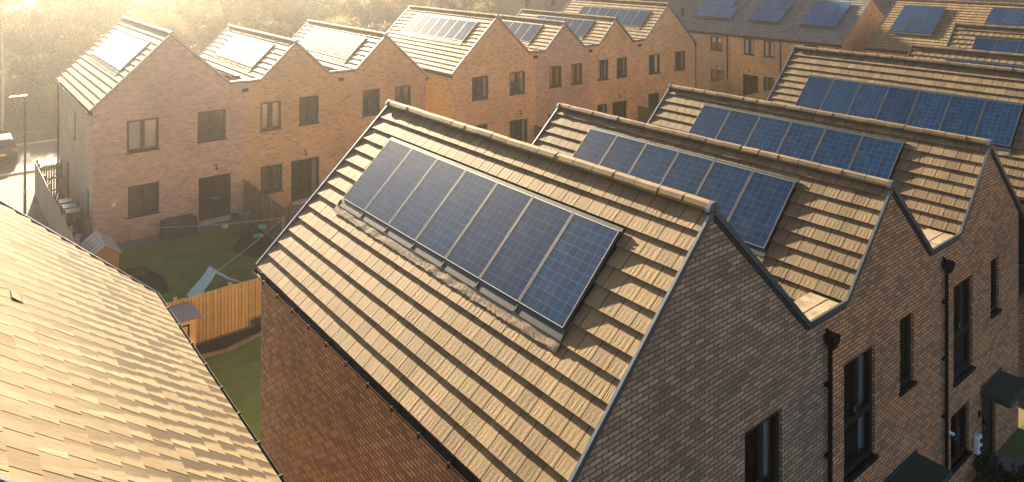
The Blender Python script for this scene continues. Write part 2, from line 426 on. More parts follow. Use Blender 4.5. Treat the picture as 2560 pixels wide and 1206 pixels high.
_pm = {}
def panel_mesh(w, h, mat):
    key = (round(w, 3), round(h, 3), mat)
    if key in _pm: return _pm[key]
    b = .007
    m = MB(); m.quad((b, b, .004), (w-b, b, .004), (w-b, h-b, .004), (b, h-b, .004)); m.f = [f[::-1] for f in m.f]
    m.uv = [(0, 0), (1, 0), (1, 1), (0, 1)]
    o = m.build('solar_panel', M[mat], origin=(0, 0, 0)); pm = o.data; bpy.data.objects.remove(o)
    m = MB()
    for x0, x1, y0, y1 in ((0, b, 0, h), (w-b, w, 0, h), (b, w-b, 0, b), (b, w-b, h-b, h)): m.box(x0, x1, y0, y1, -.05, .008)
    o = m.build('panel_frame', M['alu'], origin=(0, 0, 0)); fm = o.data; bpy.data.objects.remove(o)
    _pm[key] = (pm, fm); return _pm[key]
def panels(root, O, e, d, n, t0, pitch, count, s0, s1, mat='cell', lift=.10):
    """e runs along +Y; d down the slope; first panel starts at t0"""
    pm, fm = panel_mesh(pitch-.032, s1-s0, mat)
    for i in range(count):
        o = bpy.data.objects.new('solar_panel', pm); COL.objects.link(o)
        place(o, O+e*(t0+i*pitch+.016)+d*s0+n*lift, e, d, n, root)
        f = bpy.data.objects.new('panel_frame', fm); COL.objects.link(f); f.parent = o
def array(root, O, e, d, n, t0, pitch, count, s0, s1, mat='cell', flash=True, lift=.088):
    t1 = t0+pitch*count
    panels(root, O, e, d, n, t0, pitch, count, s0, s1, mat, lift)
    m = MB()
    def q(ta, tb, sa, sb, h, hh): m.obox(O+e*(ta+tb)/2+d*(sa+sb)/2+n*h, e, d, n, (tb-ta)/2, (sb-sa)/2, hh)
    q(t0+.01, t1-.01, s0+.01, s1-.01, lift-.075, .012)
    m.build('mounting_tray', M['tray'], root)
    if not flash: return
    m = MB()
    for i in range(count):
        a = t0-.06*(i == 0)+i*pitch+.012; b = t0+(i+1)*pitch+.06*(i == count-1)-.012
        m.obox(O+e*(a+b)/2+d*(s1+.08)+n*.062, e, d, n, (b-a)/2, .085, .006)
        m.obox(O+e*b+d*(s1+.09)+n*.072, e, d, n, .012, .05, .01)
    q(t0-.03, t1+.03, s0-.07, s0-.005, .062, .02)
    m.build('panel_flashing', M['flash'], root)
    nu = int((t1-t0)*20); nv = 5; m = MB()
    for j in range(nv+1):
        for i in range(nu+1):
            h = .050+.003*(1-j/nv)+(.005*rng.random() if 0 < j < nv else .004*rng.random())
            h += .004*math.sin(i*.37+math.sin(i*.11)*3)*(j < nv)
            s_ = s1+.155+.17*j/nv+(.035*(rng.random()-.5) if j == nv else .012*rng.random())
            m.v.append(tuple(O+e*(t0-.06+(t1-t0+.12)*i/nu)+d*s_+n*h))
    m.f = [(j*(nu+1)+i, j*(nu+1)+i+1, (j+1)*(nu+1)+i+1, (j+1)*(nu+1)+i) for j in range(nv) for i in range(nu)]
    m.f = [f[::-1] for f in m.f]
    m.build('crumpled_flashing', M['crump'], root)

def slope(root, name, px, pz, y0, y1, side, W, tanp, holes=(), nu=2, nv=1, mat='tile', extra=None):
    """a tiled slope; side -1 falls towards -X"""
    c = 1/math.sqrt(1+tanp*tanp); sn = tanp*c
    O = np.array((px, y0, pz)); e = np.array((0, 1., 0)); d = np.array((side*c, 0, -sn)); n = np.array((side*sn, 0, c))
    T = Tiles()
    if mat == 'tile_streak': T.th = .030
    lay_tiles(T, O, e, d, n, y1-y0, W, holes, nu, nv, extra)
    # underlay sheet just below the tiles
    r = T.build(name, M[mat], root)
    m = MB(); m.obox(O+e*(y1-y0)/2+d*(W/2-.01)-n*.035, e, d, n, (y1-y0)/2-.02, W/2-.03, .02)
    m.build('underlay', M['tray'], r)
    return O, e, d, n, r

def ridge_tiles(root, px, pz, y0, y1, mat='tile'):
    T = MB(); cnt = max(1, round((y1-y0)/.49)); st = (y1-y0)/cnt
    prof = [(-.118, -.06), (-.11, -.02), (-.065, .038), (0, .056), (.065, .038), (.11, -.02), (.118, -.06)]
    for i in range(cnt):
        j = rng.normal(0, .004, 3)
        a = y0+i*st+.008; b = y0+(i+1)*st-.008; k = len(T.v)
        for yy, g in ((a, j[1]), (b, j[2])):
            for x, z in prof: T.v.append((px+x+j[0], yy, pz+z+.02+g))
        for q in range(6): T.f.append((k+q, k+7+q, k+8+q, k+1+q))
        T.f.append(tuple(k+q for q in range(7))); T.f.append(tuple(k+7+q for q in range(7))[::-1])
    T.build('ridge_tiles', M[mat], root)
    for yy in (y0, y1):
        m = MB(); k = 0
        for y in (yy-.035, yy+.035):
            for x, z in prof: m.v.append((px+x*1.14, y, pz+z*1.14+.02))
        for q in range(6): m.f.append((k+q, k+7+q, k+8+q, k+1+q))
        m.f.append(tuple(k+q for q in range(7))); m.f.append(tuple(k+7+q for q in range(7))[::-1])
        m.f.append((k+6, k+13, k+7, k))
        m.build('ridge_end_cap', M['verge'], root)

def trim_path(root, name, pts, y, w, h, mat, lift):
    m = MB()
    for (x0, z0), (x1, z1) in zip(pts[:-1], pts[1:]):
        m.bar((x0, y, z0+lift), (x1, y, z1+lift), w, h)
    return m.build(name, mat, root)

# ------------------------------------------------------------------ walls, windows, doors
def wall(m, org, ax, out, prof, zb, openings, depth=.10):
    """vertical wall in plane (org, ax); prof = [(a,z)...] top line; openings (a0,a1,z0,z1)"""
    org = np.array(org, float); ax = np.array(ax, float); out = np.array(out, float)
    P = lambda a, z, dd=0: tuple(org+ax*a+np.array((0, 0, z))-out*dd)
    xs = sorted(set([p[0] for p in prof]+[o[0] for o in openings]+[o[1] for o in openings]))
    lo, hi = prof[0][0], prof[-1][0]
    xs = [x for x in xs if lo-1e-6 <= x <= hi+1e-6]
    pa = [p[0] for p in prof]; pz = [p[1] for p in prof]
    flip = np.dot(np.cross(ax, (0, 0, 1.)), out) < 0
    def q(*p): m.quad(*(p[::-1] if flip else p))
    for a, b in zip(xs[:-1], xs[1:]):
        if b-a < 1e-5: continue
        za, zb2 = np.interp(a, pa, pz), np.interp(b, pa, pz)
        cuts = sorted((o[2], o[3]) for o in openings if o[0] <= a+1e-6 and o[1] >= b-1e-6)
        z = zb
        for c0, c1 in cuts:
            if c0 > z: q(P(a, z), P(b, z), P(b, c0), P(a, c0))
            z = c1
        q(P(a, z), P(b, z), P(b, zb2), P(a, za))
    for a0, a1, z0, z1 in openings:
        q(P(a0, z0), P(a0, z1), P(a0, z1, depth), P(a0, z0, depth)) if False else None
        for p in ((P(a0, z0), P(a0, z0, depth), P(a0, z1, depth), P(a0, z1)), (P(a1, z1), P(a1, z1, depth), P(a1, z0, depth), P(a1, z0)),
                  (P(a0, z1), P(a0, z1, depth), P(a1, z1, depth), P(a1, z1)), (P(a0, z0, depth), P(a0, z0), P(a1, z0), P(a1, z0, depth))): q(*p)

def curtain(f, P3, a0, a1, z0, z1, dd, mat, name='curtain', wave=True):
    m = MB(); n = max(4, int((a1-a0)/.035))
    for i in range(n+1):
        a = a0+(a1-a0)*i/n; k = dd+(.018*math.sin(i*1.9) if wave else 0)
        m.v += [P3(a, z0, k), P3(a, z1, k)]
    m.f = [(2*i, 2*i+2, 2*i+3, 2*i+1) for i in range(n)]
    m.build(name, M[mat], f)
def slats(f, P3, a0, a1, z0, z1, dd, mat, vertical=False):
    m = MB()
    if vertical:
        n = max(3, int((a1-a0)/.085))
        for i in range(n):
            a = a0+(a1-a0)*(i+.5)/n
            m.quad(P3(a-.03, z0, dd-.012), P3(a+.03, z0, dd+.02), P3(a+.03, z1, dd+.02), P3(a-.03, z1, dd-.012))
    else:
        n = int((z1-z0)/.05)
        for i in range(n):
            z = z0+(z1-z0)*(i+.5)/n
            m.quad(P3(a0, z-.016, dd-.015), P3(a1, z-.016, dd-.015), P3(a1, z+.018, dd+.015), P3(a0, z+.018, dd+.015))
    m.build('blind', M[mat], f)

def window(root, org, ax, out, rect, style='double', fit=None, depth=.10, name='window'):
    a0, a1, z0, z1 = rect
    org = np.array(org, float); ax = np.array(ax, float); out = np.array(out, float)
    P3 = lambda a, z, dd=0: tuple(org+ax*a+np.array((0, 0, z))-out*dd)
    m = MB(); up = np.array((0, 0, 1.)); fd = .045; fw = .095
    def bar(b0, b1, c0, c1, proud=0.): m.obox(P3((b0+b1)/2, (c0+c1)/2, depth-proud), ax, out, up, (b1-b0)/2, fd, (c1-c0)/2)
    bar(a0, a0+fw, z0, z1); bar(a1-fw, a1, z0, z1); bar(a0+fw, a1-fw, z0, z0+fw); bar(a0+fw, a1-fw, z1-fw, z1)
    mid = (a0+a1)/2; zt = z0+(z1-z0)*.44
    panes = [(a0+fw, a1-fw, z0+fw, z1-fw)]
    if style in ('double', 'door'):
        bar(mid-.08, mid+.08, z0+fw, z1-fw, .004)
        panes = [(a0+fw, mid-.08, z0+fw, z1-fw), (mid+.08, a1-fw, z0+fw, z1-fw)]
    if style == 'tall':
        bar(a0+fw, a1-fw, zt-.06, zt+.06, .004); bar(mid-.06, mid+.06, zt+.06, z1-fw, .003)
        panes = [(a0+fw, a1-fw, z0+fw, zt-.06), (a0+fw, mid-.06, zt+.06, z1-fw), (mid+.06, a1-fw, zt+.06, z1-fw)]
    if style == 'door':
        bar(a0+fw, mid-.08, z0+fw, z0+fw+.10, .002); bar(mid+.08, a1-fw, z0+fw, z0+fw+.10, .002)
    if style == 'solid':
        panes = []
        bar(a0+fw, a1-fw, z0+fw, z1-fw, -.02)
    f = m.build('french_door' if style == 'door' else ('door' if style == 'solid' else name), M['frame'], root)
    if panes:
        m = MB()
        for b0, b1, c0, c1 in panes: m.quad(P3(b0, c0, depth), P3(b1, c0, depth), P3(b1, c1, depth), P3(b0, c1, depth))
        m.build('pane', M['glass'], f)
    m = MB()
    if style == 'door':
        m.obox(P3(mid, z0-.075, -.10), ax, out, up, (a1-a0)/2+.03, .16, .07); m.build('doorstep', M['conc'], f)
        m = MB()
        for s_ in (-1, 1): m.obox(P3(mid+s_*.075, z0+.98, depth-.075), ax, out, up, .055, .012, .012)
        m.build('handle', M['alu'], f)
    elif style == 'solid':
        m.obox(P3(mid, z0+.02, .01), ax, out, up, (a1-a0)/2, .09, .02); m.build('threshold', M['alu'], f)
        m = MB(); m.obox(P3(a0+.2, z0+1.0, depth-.09), ax, out, up, .012, .012, .17); m.build('handle', M['alu'], f)
    else:
        m.obox(P3(mid, z0-.028, .03), ax, out, up, (a1-a0)/2+.045, .085, .028); m.build('sill', M['frame'], f)
        m = MB(); m.obox(P3(mid-.12 if style != 'slim' else a0+.1, zt if style != 'tall' else zt+.2, depth-.06), ax, out, up, .05 if style == 'double' else .012, .01, .012 if style == 'double' else .05)
        m.build('handle', M['alu'], f)
    dd = depth+.10
    for kind in (fit or '').split():
        if kind == 'white2': curtain(f, P3, a0+.02, a1-.02, z0+.02, z1-.02, dd, 'curt_white', wave=False)
        if kind == 'whiteL': curtain(f, P3, a0+.04, a0+.36*(a1-a0), z0, z1, dd, 'curt_white')
        if kind == 'whiteR': curtain(f, P3, a1-.34*(a1-a0), a1-.05, z0, z1, dd, 'curt_white')
        if kind == 'greyR': curtain(f, P3, a1-.22*(a1-a0), a1-.05, z0, z1, dd, 'curt_grey')
        if kind == 'greyL': curtain(f, P3, a0+.04, a0+.3*(a1-a0), z0, z1, dd, 'curt_grey')
        if kind == 'grey2': curtain(f, P3, a0+.02, a1-.02, z0, z1, dd, 'curt_grey')
        if kind == 'orange': 
            curtain(f, P3, a0+.04, a0+.40*(a1-a0), z0, z1, dd, 'curt_orange'); curtain(f, P3, a1-.42*(a1-a0), a1-.1, z0, z1, dd+.02, 'curt_orange')
        if kind == 'blind': slats(f, P3, a0+.05, a1-.05, z0+.05, z1-.05, dd, 'blind')
        if kind == 'straw': slats(f, P3, a0+.05, a1-.05, z0+.05, z1-.05, dd, 'blindy', True)
        if kind == 'half': curtain(f, P3, a0+.03, a1-.03, z0+.55*(z1-z0), z1, dd, 'curt_white', 'blind', False)
    return f

def wall_light(root, p, out):
    p = np.array(p, float); out = np.array(out, float); m = MB()
    m.obox(p+out*.02, (out[1], -out[0], 0), out, (0, 0, 1), .035, .02, .06)
    m.tube([p+out*.03+np.array((0, 0, -.02)), p+out*.10+np.array((0, 0, -.03)), p+out*.12+np.array((0, 0, -.09))], .014, 6)
    m.lathe(p+out*.12+np.array((0, 0, -.22)), [(.03, 0), (.05, .02), (.045, .10), (.02, .13)], 8)
    m.build('wall_light', M['black'], root, smooth=False)

def gable_house(label, x0, x1, y0, y1, px, pz, lt, rt, bk, openings, arr, zg, res=(2, 1), tanp=.95, group=None,
                side_open=(), name='brick_house', tmat='tile', zfloor=None, verge=(True, True), side_bk=None):
    """lt / rt: ('eave', roof_edge_x) or ('valley', z)"""
    root = thing(name, label, 'house', ((x0+x1)/2, (y0+y1)/2, zg), group)
    pz -= .165 if tanp == .95 else .10
    rz = lambda x: pz-tanp*abs(x-px)
    k = .07*math.sqrt(1+tanp*tanp)
    xl = lt[1] if lt[0] == 'eave' else px-(pz-lt[1])/tanp
    xr = rt[1] if rt[0] == 'eave' else px+(pz-rt[1])/tanp
    prof = []
    if lt[0] == 'valley': prof += [(x0, lt[1]-.06), (xl, lt[1]-.06)]
    else: prof += [(x0, rz(x0)-k)]
    if lt[0] == 'valley': prof[-1] = (xl, rz(xl)-k)
    prof += [(px, pz-k)]
    if rt[0] == 'valley': prof += [(xr, rz(xr)-k), (x1, rt[1]-.06)]
    else: prof += [(x1, rz(x1)-k)]
    if lt[0] == 'valley': prof[0] = (x0, min(lt[1]-.06, prof[1][1]))
    m = MB(); zb = zg-.5
    wall(m, (0, y0, 0), (1, 0, 0), (0, -1, 0), prof, zb, [o[0] for o in openings])
    wall(m, (0, y1, 0), (1, 0, 0), (0, 1, 0), prof, zb, [])
    if lt[0] == 'eave': wall(m, (x0, 0, 0), (0, 1, 0), (-1, 0, 0), [(y0, prof[0][1]), (y1, prof[0][1])], zb, [o[0] for o in side_open])
    else: m.quad((x0, y0, zb), (x0, y0, prof[0][1]), (x0, y1, prof[0][1]), (x0, y1, zb))
    m.quad((x1, y0, zb), (x1, y1, zb), (x1, y1, prof[-1][1]), (x1, y0, prof[-1][1]))
    m.build('wall', M[bk], root)
    # dark rooms behind the windows
    m = MB(); m.quad((x0+.05, y0+2.6, zb), (x1-.05, y0+2.6, zb), (x1-.05, y0+2.6, prof[-1][1]), (x0+.05, y0+2.6, prof[0][1]))
    zf = zg+2.45 if zfloor is None else zfloor
    m.quad((x0+.05, y0+.05, zf), (x1-.05, y0+.05, zf), (x1-.05, y0+2.6, zf), (x0+.05, y0+2.6, zf))
    m.quad((x0+.05, y0+.05, zg+.02), (x1-.05, y0+.05, zg+.02), (x1-.05, y0+2.6, zg+.02), (x0+.05, y0+2.6, zg+.02))
    m.build('interior_wall', M['room'], root)
    for rect, style, fit in openings: window(root, (0, y0, 0), (1, 0, 0), (0, -1, 0), rect, style, fit)
    for rect, style, fit in side_open: window(root, (x0, 0, 0), (0, 1, 0), (-1, 0, 0), rect, style, fit)
    # roof
    q = math.sqrt(1+tanp*tanp)
    ya, yb = y0-.03, y1+.03
    holes = []
    if arr:
        t0, pitch, cnt, s0, s1 = arr[0]-ya, arr[1], arr[2], arr[3], arr[4]
        holes = [(t0-.02, t0+cnt*pitch+.02, s0, s1)]
    O, e, d, n, r = slope(root, 'roof', px, pz, ya, yb, -1, (px-xl)*q, tanp, holes, *res, mat=tmat, extra=.62 if lt[0] == 'valley' else None)
    if arr: array(root, O, e, d, n, t0, pitch, cnt, s0, s1, arr[5] if len(arr) > 5 else 'cell')
    slope(root, 'roof', px, pz, ya, yb, 1, (xr-px)*q, tanp, [], 2, 1, mat=tmat)
    ridge_tiles(root, px, pz+.07, ya, yb, tmat)
    path = ([(x0, lt[1])] if lt[0] == 'valley' else [])+[(xl, rz(xl)), (px, pz), (xr, rz(xr))]+([(x1, rt[1])] if rt[0] == 'valley' else [])
    for flag, yy in zip(verge, (ya-.02, yb+.02)):
        if flag:
            v = trim_path(root, 'verge_trim', path, yy, .045, .085, M['verge'], .03)
    if verge[0]: trim_path(root, 'soffit_trim', path, y0-.015, .03, .05, M['darktrim'], -.05)
    for kind, xa, xb in ((lt[0], x0, xl), (rt[0], xr, x1)):
        zz = (lt if kind is lt[0] and xa == x0 else rt)[1]
        if kind == 'valley':
            m = MB(); m.box(xa, xb, ya, y0+.62, zz-.05, zz-.015); m.box(xa, xb, y0+.62, yb, zz-.30, zz-.27); m.box(xa, xb, y0+.60, y0+.62, zz-.30, zz-.05); m.box(xa, xb, y0+.28, y0+.30, zz-.016, zz-.008); m.build('valley_gutter', M['valley'], root)
        else:
            xe = xl if xa == x0 else xr; s_ = -1 if xa == x0 else 1; ze = rz(xe)-.06
            m = MB(); L0, L1 = ya-.05, yb+.05; pr = []
            for i in range(9):
                t = math.pi*i/8; pr.append((xe+s_*(.055-.06*math.cos(t)), ze-.065*math.sin(t)))
            kx = len(m.v)
            for y in (L0, L1):
                for (x, z) in pr: m.v.append((x, y, z))
                for (x, z) in pr[::-1]: m.v.append((xe+s_*.055+(x-xe-s_*.055)*.88, y, ze+(z-ze)*.86))
            for i in range(18): m.f.append((kx+i, kx+(i+1) % 18, kx+18+(i+1) % 18, kx+18+i))
            m.f.append(tuple(range(kx, kx+9))); m.f.append(tuple(range(kx+18, kx+27)))
            y = L0+.3
            while y < L1: m.box(min(xe-s_*.02, xe+s_*.125), max(xe-s_*.02, xe+s_*.125), y-.015, y+.015, ze-.075, ze+.004); y += .8
            m.build('gutter', M['black'], root)
            m = MB(); m.box(min(x0 if s_ < 0 else x1, xe+s_*-.02)-.01, max(x0 if s_ < 0 else x1, xe)+.01, ya+.03, yb-.03, ze-.16, ze-.07); m.build('fascia', M['darktrim'], root)
    root['x'] = 0; del root['x']
    return root

def downpipe(root, x, y, ztop, zbot, out=-1):
    m = MB(); m.tube([(x, y+out*.075, zbot), (x, y+out*.075, ztop-.2)], .04, 10)
    z = ztop-.9
    for i in range(6):
        if z-i*1.25 > zbot+.2: m.obox((x, y+out*.04, z-i*1.25), (1, 0, 0), (0, 1, 0), (0, 0, 1), .075, .04, .022)
    p = m.build('downpipe', M['black'], root)
    m = MB(); zt = ztop; k = 0
    b = len(m.v)
    for (hw, hd, zz) in ((.05, .045, zt-.24), (.105, .085, zt-.13), (.115, .095, zt)):
        for sx, sy in ((-1, -1), (1, -1), (1, 1), (-1, 1)): m.v.append((x+sx*hw, y+out*(.115+.0)+sy*hd, zz))
    for l in range(2):
        for j in range(4): m.f.append((b+4*l+j, b+4*l+(j+1) % 4, b+4*l+4+(j+1) % 4, b+4*l+4+j))
    m.f.append((b+3, b+2, b+1, b)); m.f.append((b+8, b+9, b+10, b+11))
    m.bar((x, y, zt+.06), (x, y+out*.11, zt-.03), .045, .045)
    m.build('hopper', M['black'], p)

def canopy(root, xa, xb, y, z, dep):
    m = MB(); m.box(xa, xb, y-dep, y-.002, z-.14, z); c = m.build('door_canopy', M['canopy'], root, bevel=.012)
    m = MB(); m.box(xa+.02, xb-.02, y-.02, y-.001, z+.001, z+.09); m.build('upstand', M['darktrim'], c)

# ------------------------------------------------------------------ the houses
YN, YNB = 6.62, 16.28
ZV = 5.93
W = lambda *r: tuple(r)
HI = (10, 5)
GN = 'gabled houses of the near right hand terrace'
A = gable_house('nearest grey brown brick end house with seven panels on its big sunlit roof', 5.77, 12.35, YN, YNB, 9.04, 8.63,
    ('eave', 5.70), ('valley', ZV), 'grey', [(W(9.90, 10.95, 2.67, 4.81), 'tall', 'greyR')], (7.83, 1.041, 7, .83, 2.47), 0, HI, group=GN)
downpipe(A, 12.36, YN, 5.60, 0)
B = gable_house('red amber brick house with six panels, attached to the nearest house', 12.35, 17.33, YN, YNB, 14.83, 7.83,
    ('valley', ZV), ('valley', ZV), 'red', [(W(12.99, 14.19, 2.66, 4.79), 'tall', 'greyR whiteL'), (W(15.25, 15.89, 3.46, 4.92), 'slim', 'greyL'), ], (8.40, 1.035, 6, .46, 2.09), 0, HI, group=GN, tmat='tile_dim')
downpipe(B, 17.34, YN, 5.58, 0)
canopy(B, 14.55, 16.03, YN, 1.92, .68)
Cc = gable_house('red amber end house at the right with front door, canopy and white charger', 17.33, 22.08, YN, YNB, 20.0, 7.83,
    ('valley', ZV), ('eave', 24.36), 'red', [(W(17.92, 19.02, 2.66, 4.82), 'tall', 'whiteL'), (W(20.15, 20.71, 3.50, 4.84), 'slim', ''),
    (W(17.76, 18.80, .78, 1.96), 'double', 'greyL'), (W(19.56, 20.46, .04, 2.0-.22), 'solid', '')], (8.42, 1.035, 6, .46, 2.09), 0, HI, group=GN, tmat='tile_dim')
canopy(Cc, 19.48, 20.86, YN, 1.92, .62)
wall_light(Cc, (19.38, YN, 1.42), (0, -1, 0))
GN2 = 'gabled houses of the second near terrace'
gable_house('house at the right edge with seven blue panels low on its tiled roof', 24.75, 31.2, YN, YNB, 27.98, 8.56,
    ('eave', 24.66), ('valley', ZV), 'grey', [], (7.94, 1.026, 7, 1.34, 2.96), 0, (6, 3), group=GN2, tmat='tile_dim')
gable_house('house hidden just behind the roof with seven low blue panels', 31.2, 36.4, YN, YNB, 33.86, 7.76,
    ('valley', ZV), ('valley', ZV), 'red', [], (8.4, 1.03, 6, .57, 2.2), 0, group=GN2, tmat='tile_dim')
gable_house('house showing only its ridge and a thin sliver of blue panels', 36.4, 41.7, YN, YNB, 38.98, 7.78,
    ('valley', ZV), ('valley', ZV), 'red', [], (8.40, 1.03, 6, .62, 2.25), 0, group=GN2, tmat='tile_dim')
gable_house('farthest house at the right edge, higher tiled roof with two blue panels showing', 41.7, 48.2, YN, YNB, 44.46, 8.56,
    ('valley', ZV), ('eave', 48.0), 'red', [], (7.88, 1.03, 7, .87, 2.5), 0, group=GN2, tmat='tile_dim')

YF, YFB, ZG = 37.05, 47.9, -.80
GF = 'gabled houses of the left hand far terrace'
F1 = gable_house('hazy pinkish brick end house at the left with dazzling white panels', 5.608, 12.35, YF, YFB, 8.86, 8.70,
    ('eave', 5.50), ('valley', 5.95), 'pink',
    [(W(6.97, 8.32, 3.23, 4.69), 'double', 'white2'), (W(10.05, 11.39, 3.23, 4.69), 'double', 'blind'), (W(7.02, 8.34, .26, 1.67), 'double', 'blind'),
     (W(10.10, 11.62, -.62, 1.47), 'door', '')], (38.5, 1.10, 7, .86, 2.55), ZG, group=GF,
    side_open=[(W(42.0, 42.55, 3.1, 4.45), 'slim', ''), (W(44.2, 45.2, -.7, 1.4), 'solid', ''), (W(38.1, 38.7, .3, 1.5), 'slim', '')], side_bk='grey2')
wall_light(F1, (10.91, YF, 1.98), (0, -1, 0))
F2 = gable_house('amber brick far house with white curtains, attached to the pinkish end house', 12.35, 17.6, YF, YFB, 14.97, 7.86,
    ('valley', 5.93), ('valley', 5.93), 'buff',
    [(W(13.10, 14.18, 3.32, 4.75), 'double', 'whiteL whiteR'), (W(15.15, 16.24, 3.32, 4.78), 'double', 'blind'), (W(13.12, 14.24, .10, 1.48), 'double', 'straw'),
     (W(14.71, 16.26, -.62, 1.49), 'door', 'greyR')], (39.05, 1.10, 6, .50, 2.13), ZG, group=GF)
wall_light(F2, (15.48, YF, 1.92), (0, -1, 0))
F3 = gable_house('amber end house with seven pale panels in the hazy far terrace', 17.6, 22.96, YF, YFB, 20.29, 7.88,
    ('valley', 5.93), ('eave', 23.1), 'buff',
    [(W(18.81, 19.91, 3.29, 4.72), 'double', ''), (W(20.86, 21.92, 3.29, 4.72), 'double', ''), (W(18.81, 19.91, .1, 1.5), 'double', ''), (W(20.6, 22.1, -.62, 1.49), 'door', '')],
    (38.7, 1.065, 7, .50, 2.17, 'cell_grey'), ZG, group=GF)
GF2 = 'gabled houses of the middle far terrace'
F4 = gable_house('amber brick end house with tall sunlit roof and grey panels in the middle far terrace', 24.87, 31.5, YF, YFB, 28.28, 8.53,
    ('eave', 24.75), ('valley', 5.89), 'buff',
    [(W(26.30, 27.58, 3.24, 4.68), 'double', 'greyR'), (W(29.29, 30.60, 3.23, 4.68), 'double', 'greyR'), (W(26.30, 27.54, .2, 1.65), 'double', ''), (W(29.29, 30.80, -.6, 1.54), 'door', 'greyR')],
    (38.4, 1.10, 7, .69, 2.35, 'cell_far'), ZG, group=GF2)
wall_light(F4, (30.16, YF, 2.1), (0, -1, 0))
F5 = gable_house('grey brown brick house with orange curtains in both upper windows', 31.5, 36.65, YF, YFB, 34.14, 7.76,
    ('valley', 5.87), ('valley', 5.87), 'grey2',
    [(W(32.74, 33.84, 3.31, 4.72), 'double', 'orange'), (W(34.74, 35.82, 3.30, 4.72), 'double', 'orange'), (W(32.6, 33.7, .1, 1.52), 'double', ''), (W(34.3, 35.8, -.6, 1.54), 'door', '')],
    (38.95, 1.09, 6, .43, 2.04, 'cell_far'), ZG, group=GF2)
F6 = gable_house('amber brick house with pale curtains, right of the house with orange curtains', 36.65, 41.8, YF, YFB, 39.23, 7.77,
    ('valley', 5.88), ('valley', 5.88), 'buff2',
    [(W(37.33, 38.43, 3.31, 4.74), 'double', 'whiteL greyR'), (W(39.31, 40.43, 3.29, 4.74), 'double', 'greyR'), (W(37.29, 38.31, .2, 1.56), 'double', 'greyR'), (W(38.85, 40.38, -.6, 1.54), 'door', '')],
    (38.9, 1.09, 6, .43, 2.05, 'cell_far'), ZG, group=GF2)
wall_light(F6, (39.57, YF, 2.0), (0, -1, 0))
F7 = gable_house('amber brick end house with blue panels and the highest gable of the middle far terrace', 41.8, 48.4, YF, YFB, 45.1, 8.60,
    ('valley', 5.90), ('eave', 48.55), 'buff2',
    [(W(42.84, 44.14, 3.21, 4.67), 'double', 'whiteR'), (W(45.88, 47.22, 3.18, 4.67), 'double', 'greyL greyR'), (W(42.79, 44.05, .04, 1.68), 'double', ''), (W(45.8, 47.3, -.6, 1.54), 'door', '')],
    (38.2, 1.085, 7, .92, 2.53, 'cell_far'), ZG, group=GF2)
for h, x in ((F1, 12.32), (F2, 17.5), (F4, 31.45), (F5, 36.55), (F6, 41.75)):
    m = MB(); m.box(x-.14, x+.14, YF-.11, YF-.004, 5.42, 5.58); m.build('rainwater_outlet', M['black'], h)
# pipes at the terrace ends
for h, x in ((F7, 48.46), ):
    m = MB(); m.tube([(x, YF-.08, -.8), (x, YF-.08, 5.2)], .045, 8); m.build('downpipe', M['black'], h)
m = MB(); m.tube([(5.53, YFB-.1, -.8), (5.53, YFB-.1, 5.2)], .045, 8); m.build('downpipe', M['black'], F1)

# rows that run away along Y behind the terraces: ridges also along Y, walls facing -X
T34 = math.tan(R(34))
def row_house(label, y0, y1, bk, side_open, arrs, verge, tmat, group):
    h = gable_house(label, 56.6, 66.6, y0, y1, 61.62, 8.77, ('eave', 56.42), ('eave', 66.8), bk, [], None, -.8, tanp=T34, group=group,
        side_open=side_open, tmat=tmat, verge=verge)
    c = math.cos(R(34)); sn = math.sin(R(34))
    O = np.array((61.62, y0-.03, 8.77)); e = np.array((0, 1., 0)); d = np.array((-c, 0, -sn)); n = np.array((-sn, 0, c))
    Wt = (61.62-56.5)/c
    for (ya, cnt, sl, mat) in arrs:       # sl measured up from the eave
        panels(h, O, e, d, n, ya-y0+.03, 1.03, cnt, Wt-sl-1.64, Wt-sl, mat, .10)
        m = MB(); m.obox(O+e*(ya-y0+.03+cnt*.515)+d*(Wt-sl-.82)+n*.065, e, d, n, cnt*.515-.02, .80, .02); m.build('mounting_tray', M['tray'], h)
        if sl < 3:
            m = MB(); m.obox(O+e*(ya-y0+.03+cnt*.515)+d*(Wt-sl+.14)+n*.062, e, d, n, cnt*.515+.06, .14, .006); m.build('panel_flashing', M['flash'], h)
    m = MB(); m.obox((56.56, y0+.35, 2.4), (1, 0, 0), (0, 1, 0), (0, 0, 1), .04, .04, 2.75); m.build('downpipe', M['black'], h)
    return h
GG = 'houses of the row behind with shaded grey roofs'
G1 = row_house('grey brick house with seven panels in two uneven rows on its shaded dark roof', 39.3, 44.95, 'grey2',
    [(W(40.24, 41.51, 3.53, 4.82), 'double', 'half'), (W(39.98, 41.51, -.5, 1.73), 'door', '')], [(40.3, 4, 1.92, 'cell_skylit'), (41.2, 3, 3.62, 'cell_skylit')], (False, True), 'tile_shaded', GG)
wall_light(G1, (56.6, 40.8, 2.1), (-1, 0, 0))
G2 = row_house('buff brick house with six panels mid roof, between two houses under the same dark roof', 34.0, 39.3, 'buff2',
    [(W(36.92, 37.97, 3.5, 4.9), 'double', 'whiteL whiteR'), (W(34.94, 35.98, 3.5, 4.9), 'double', 'white2'), (W(36.53, 38.06, -.5, 1.72), 'door', ''), (W(34.9, 36.0, .2, 1.75), 'double', '')],
    [(35.4, 3, 1.92, 'cell_skylit'), (35.4, 3, 3.62, 'cell_skylit')], (False, False), 'tile_shaded', GG)
wall_light(G2, (56.6, 37.4, 2.15), (-1, 0, 0))
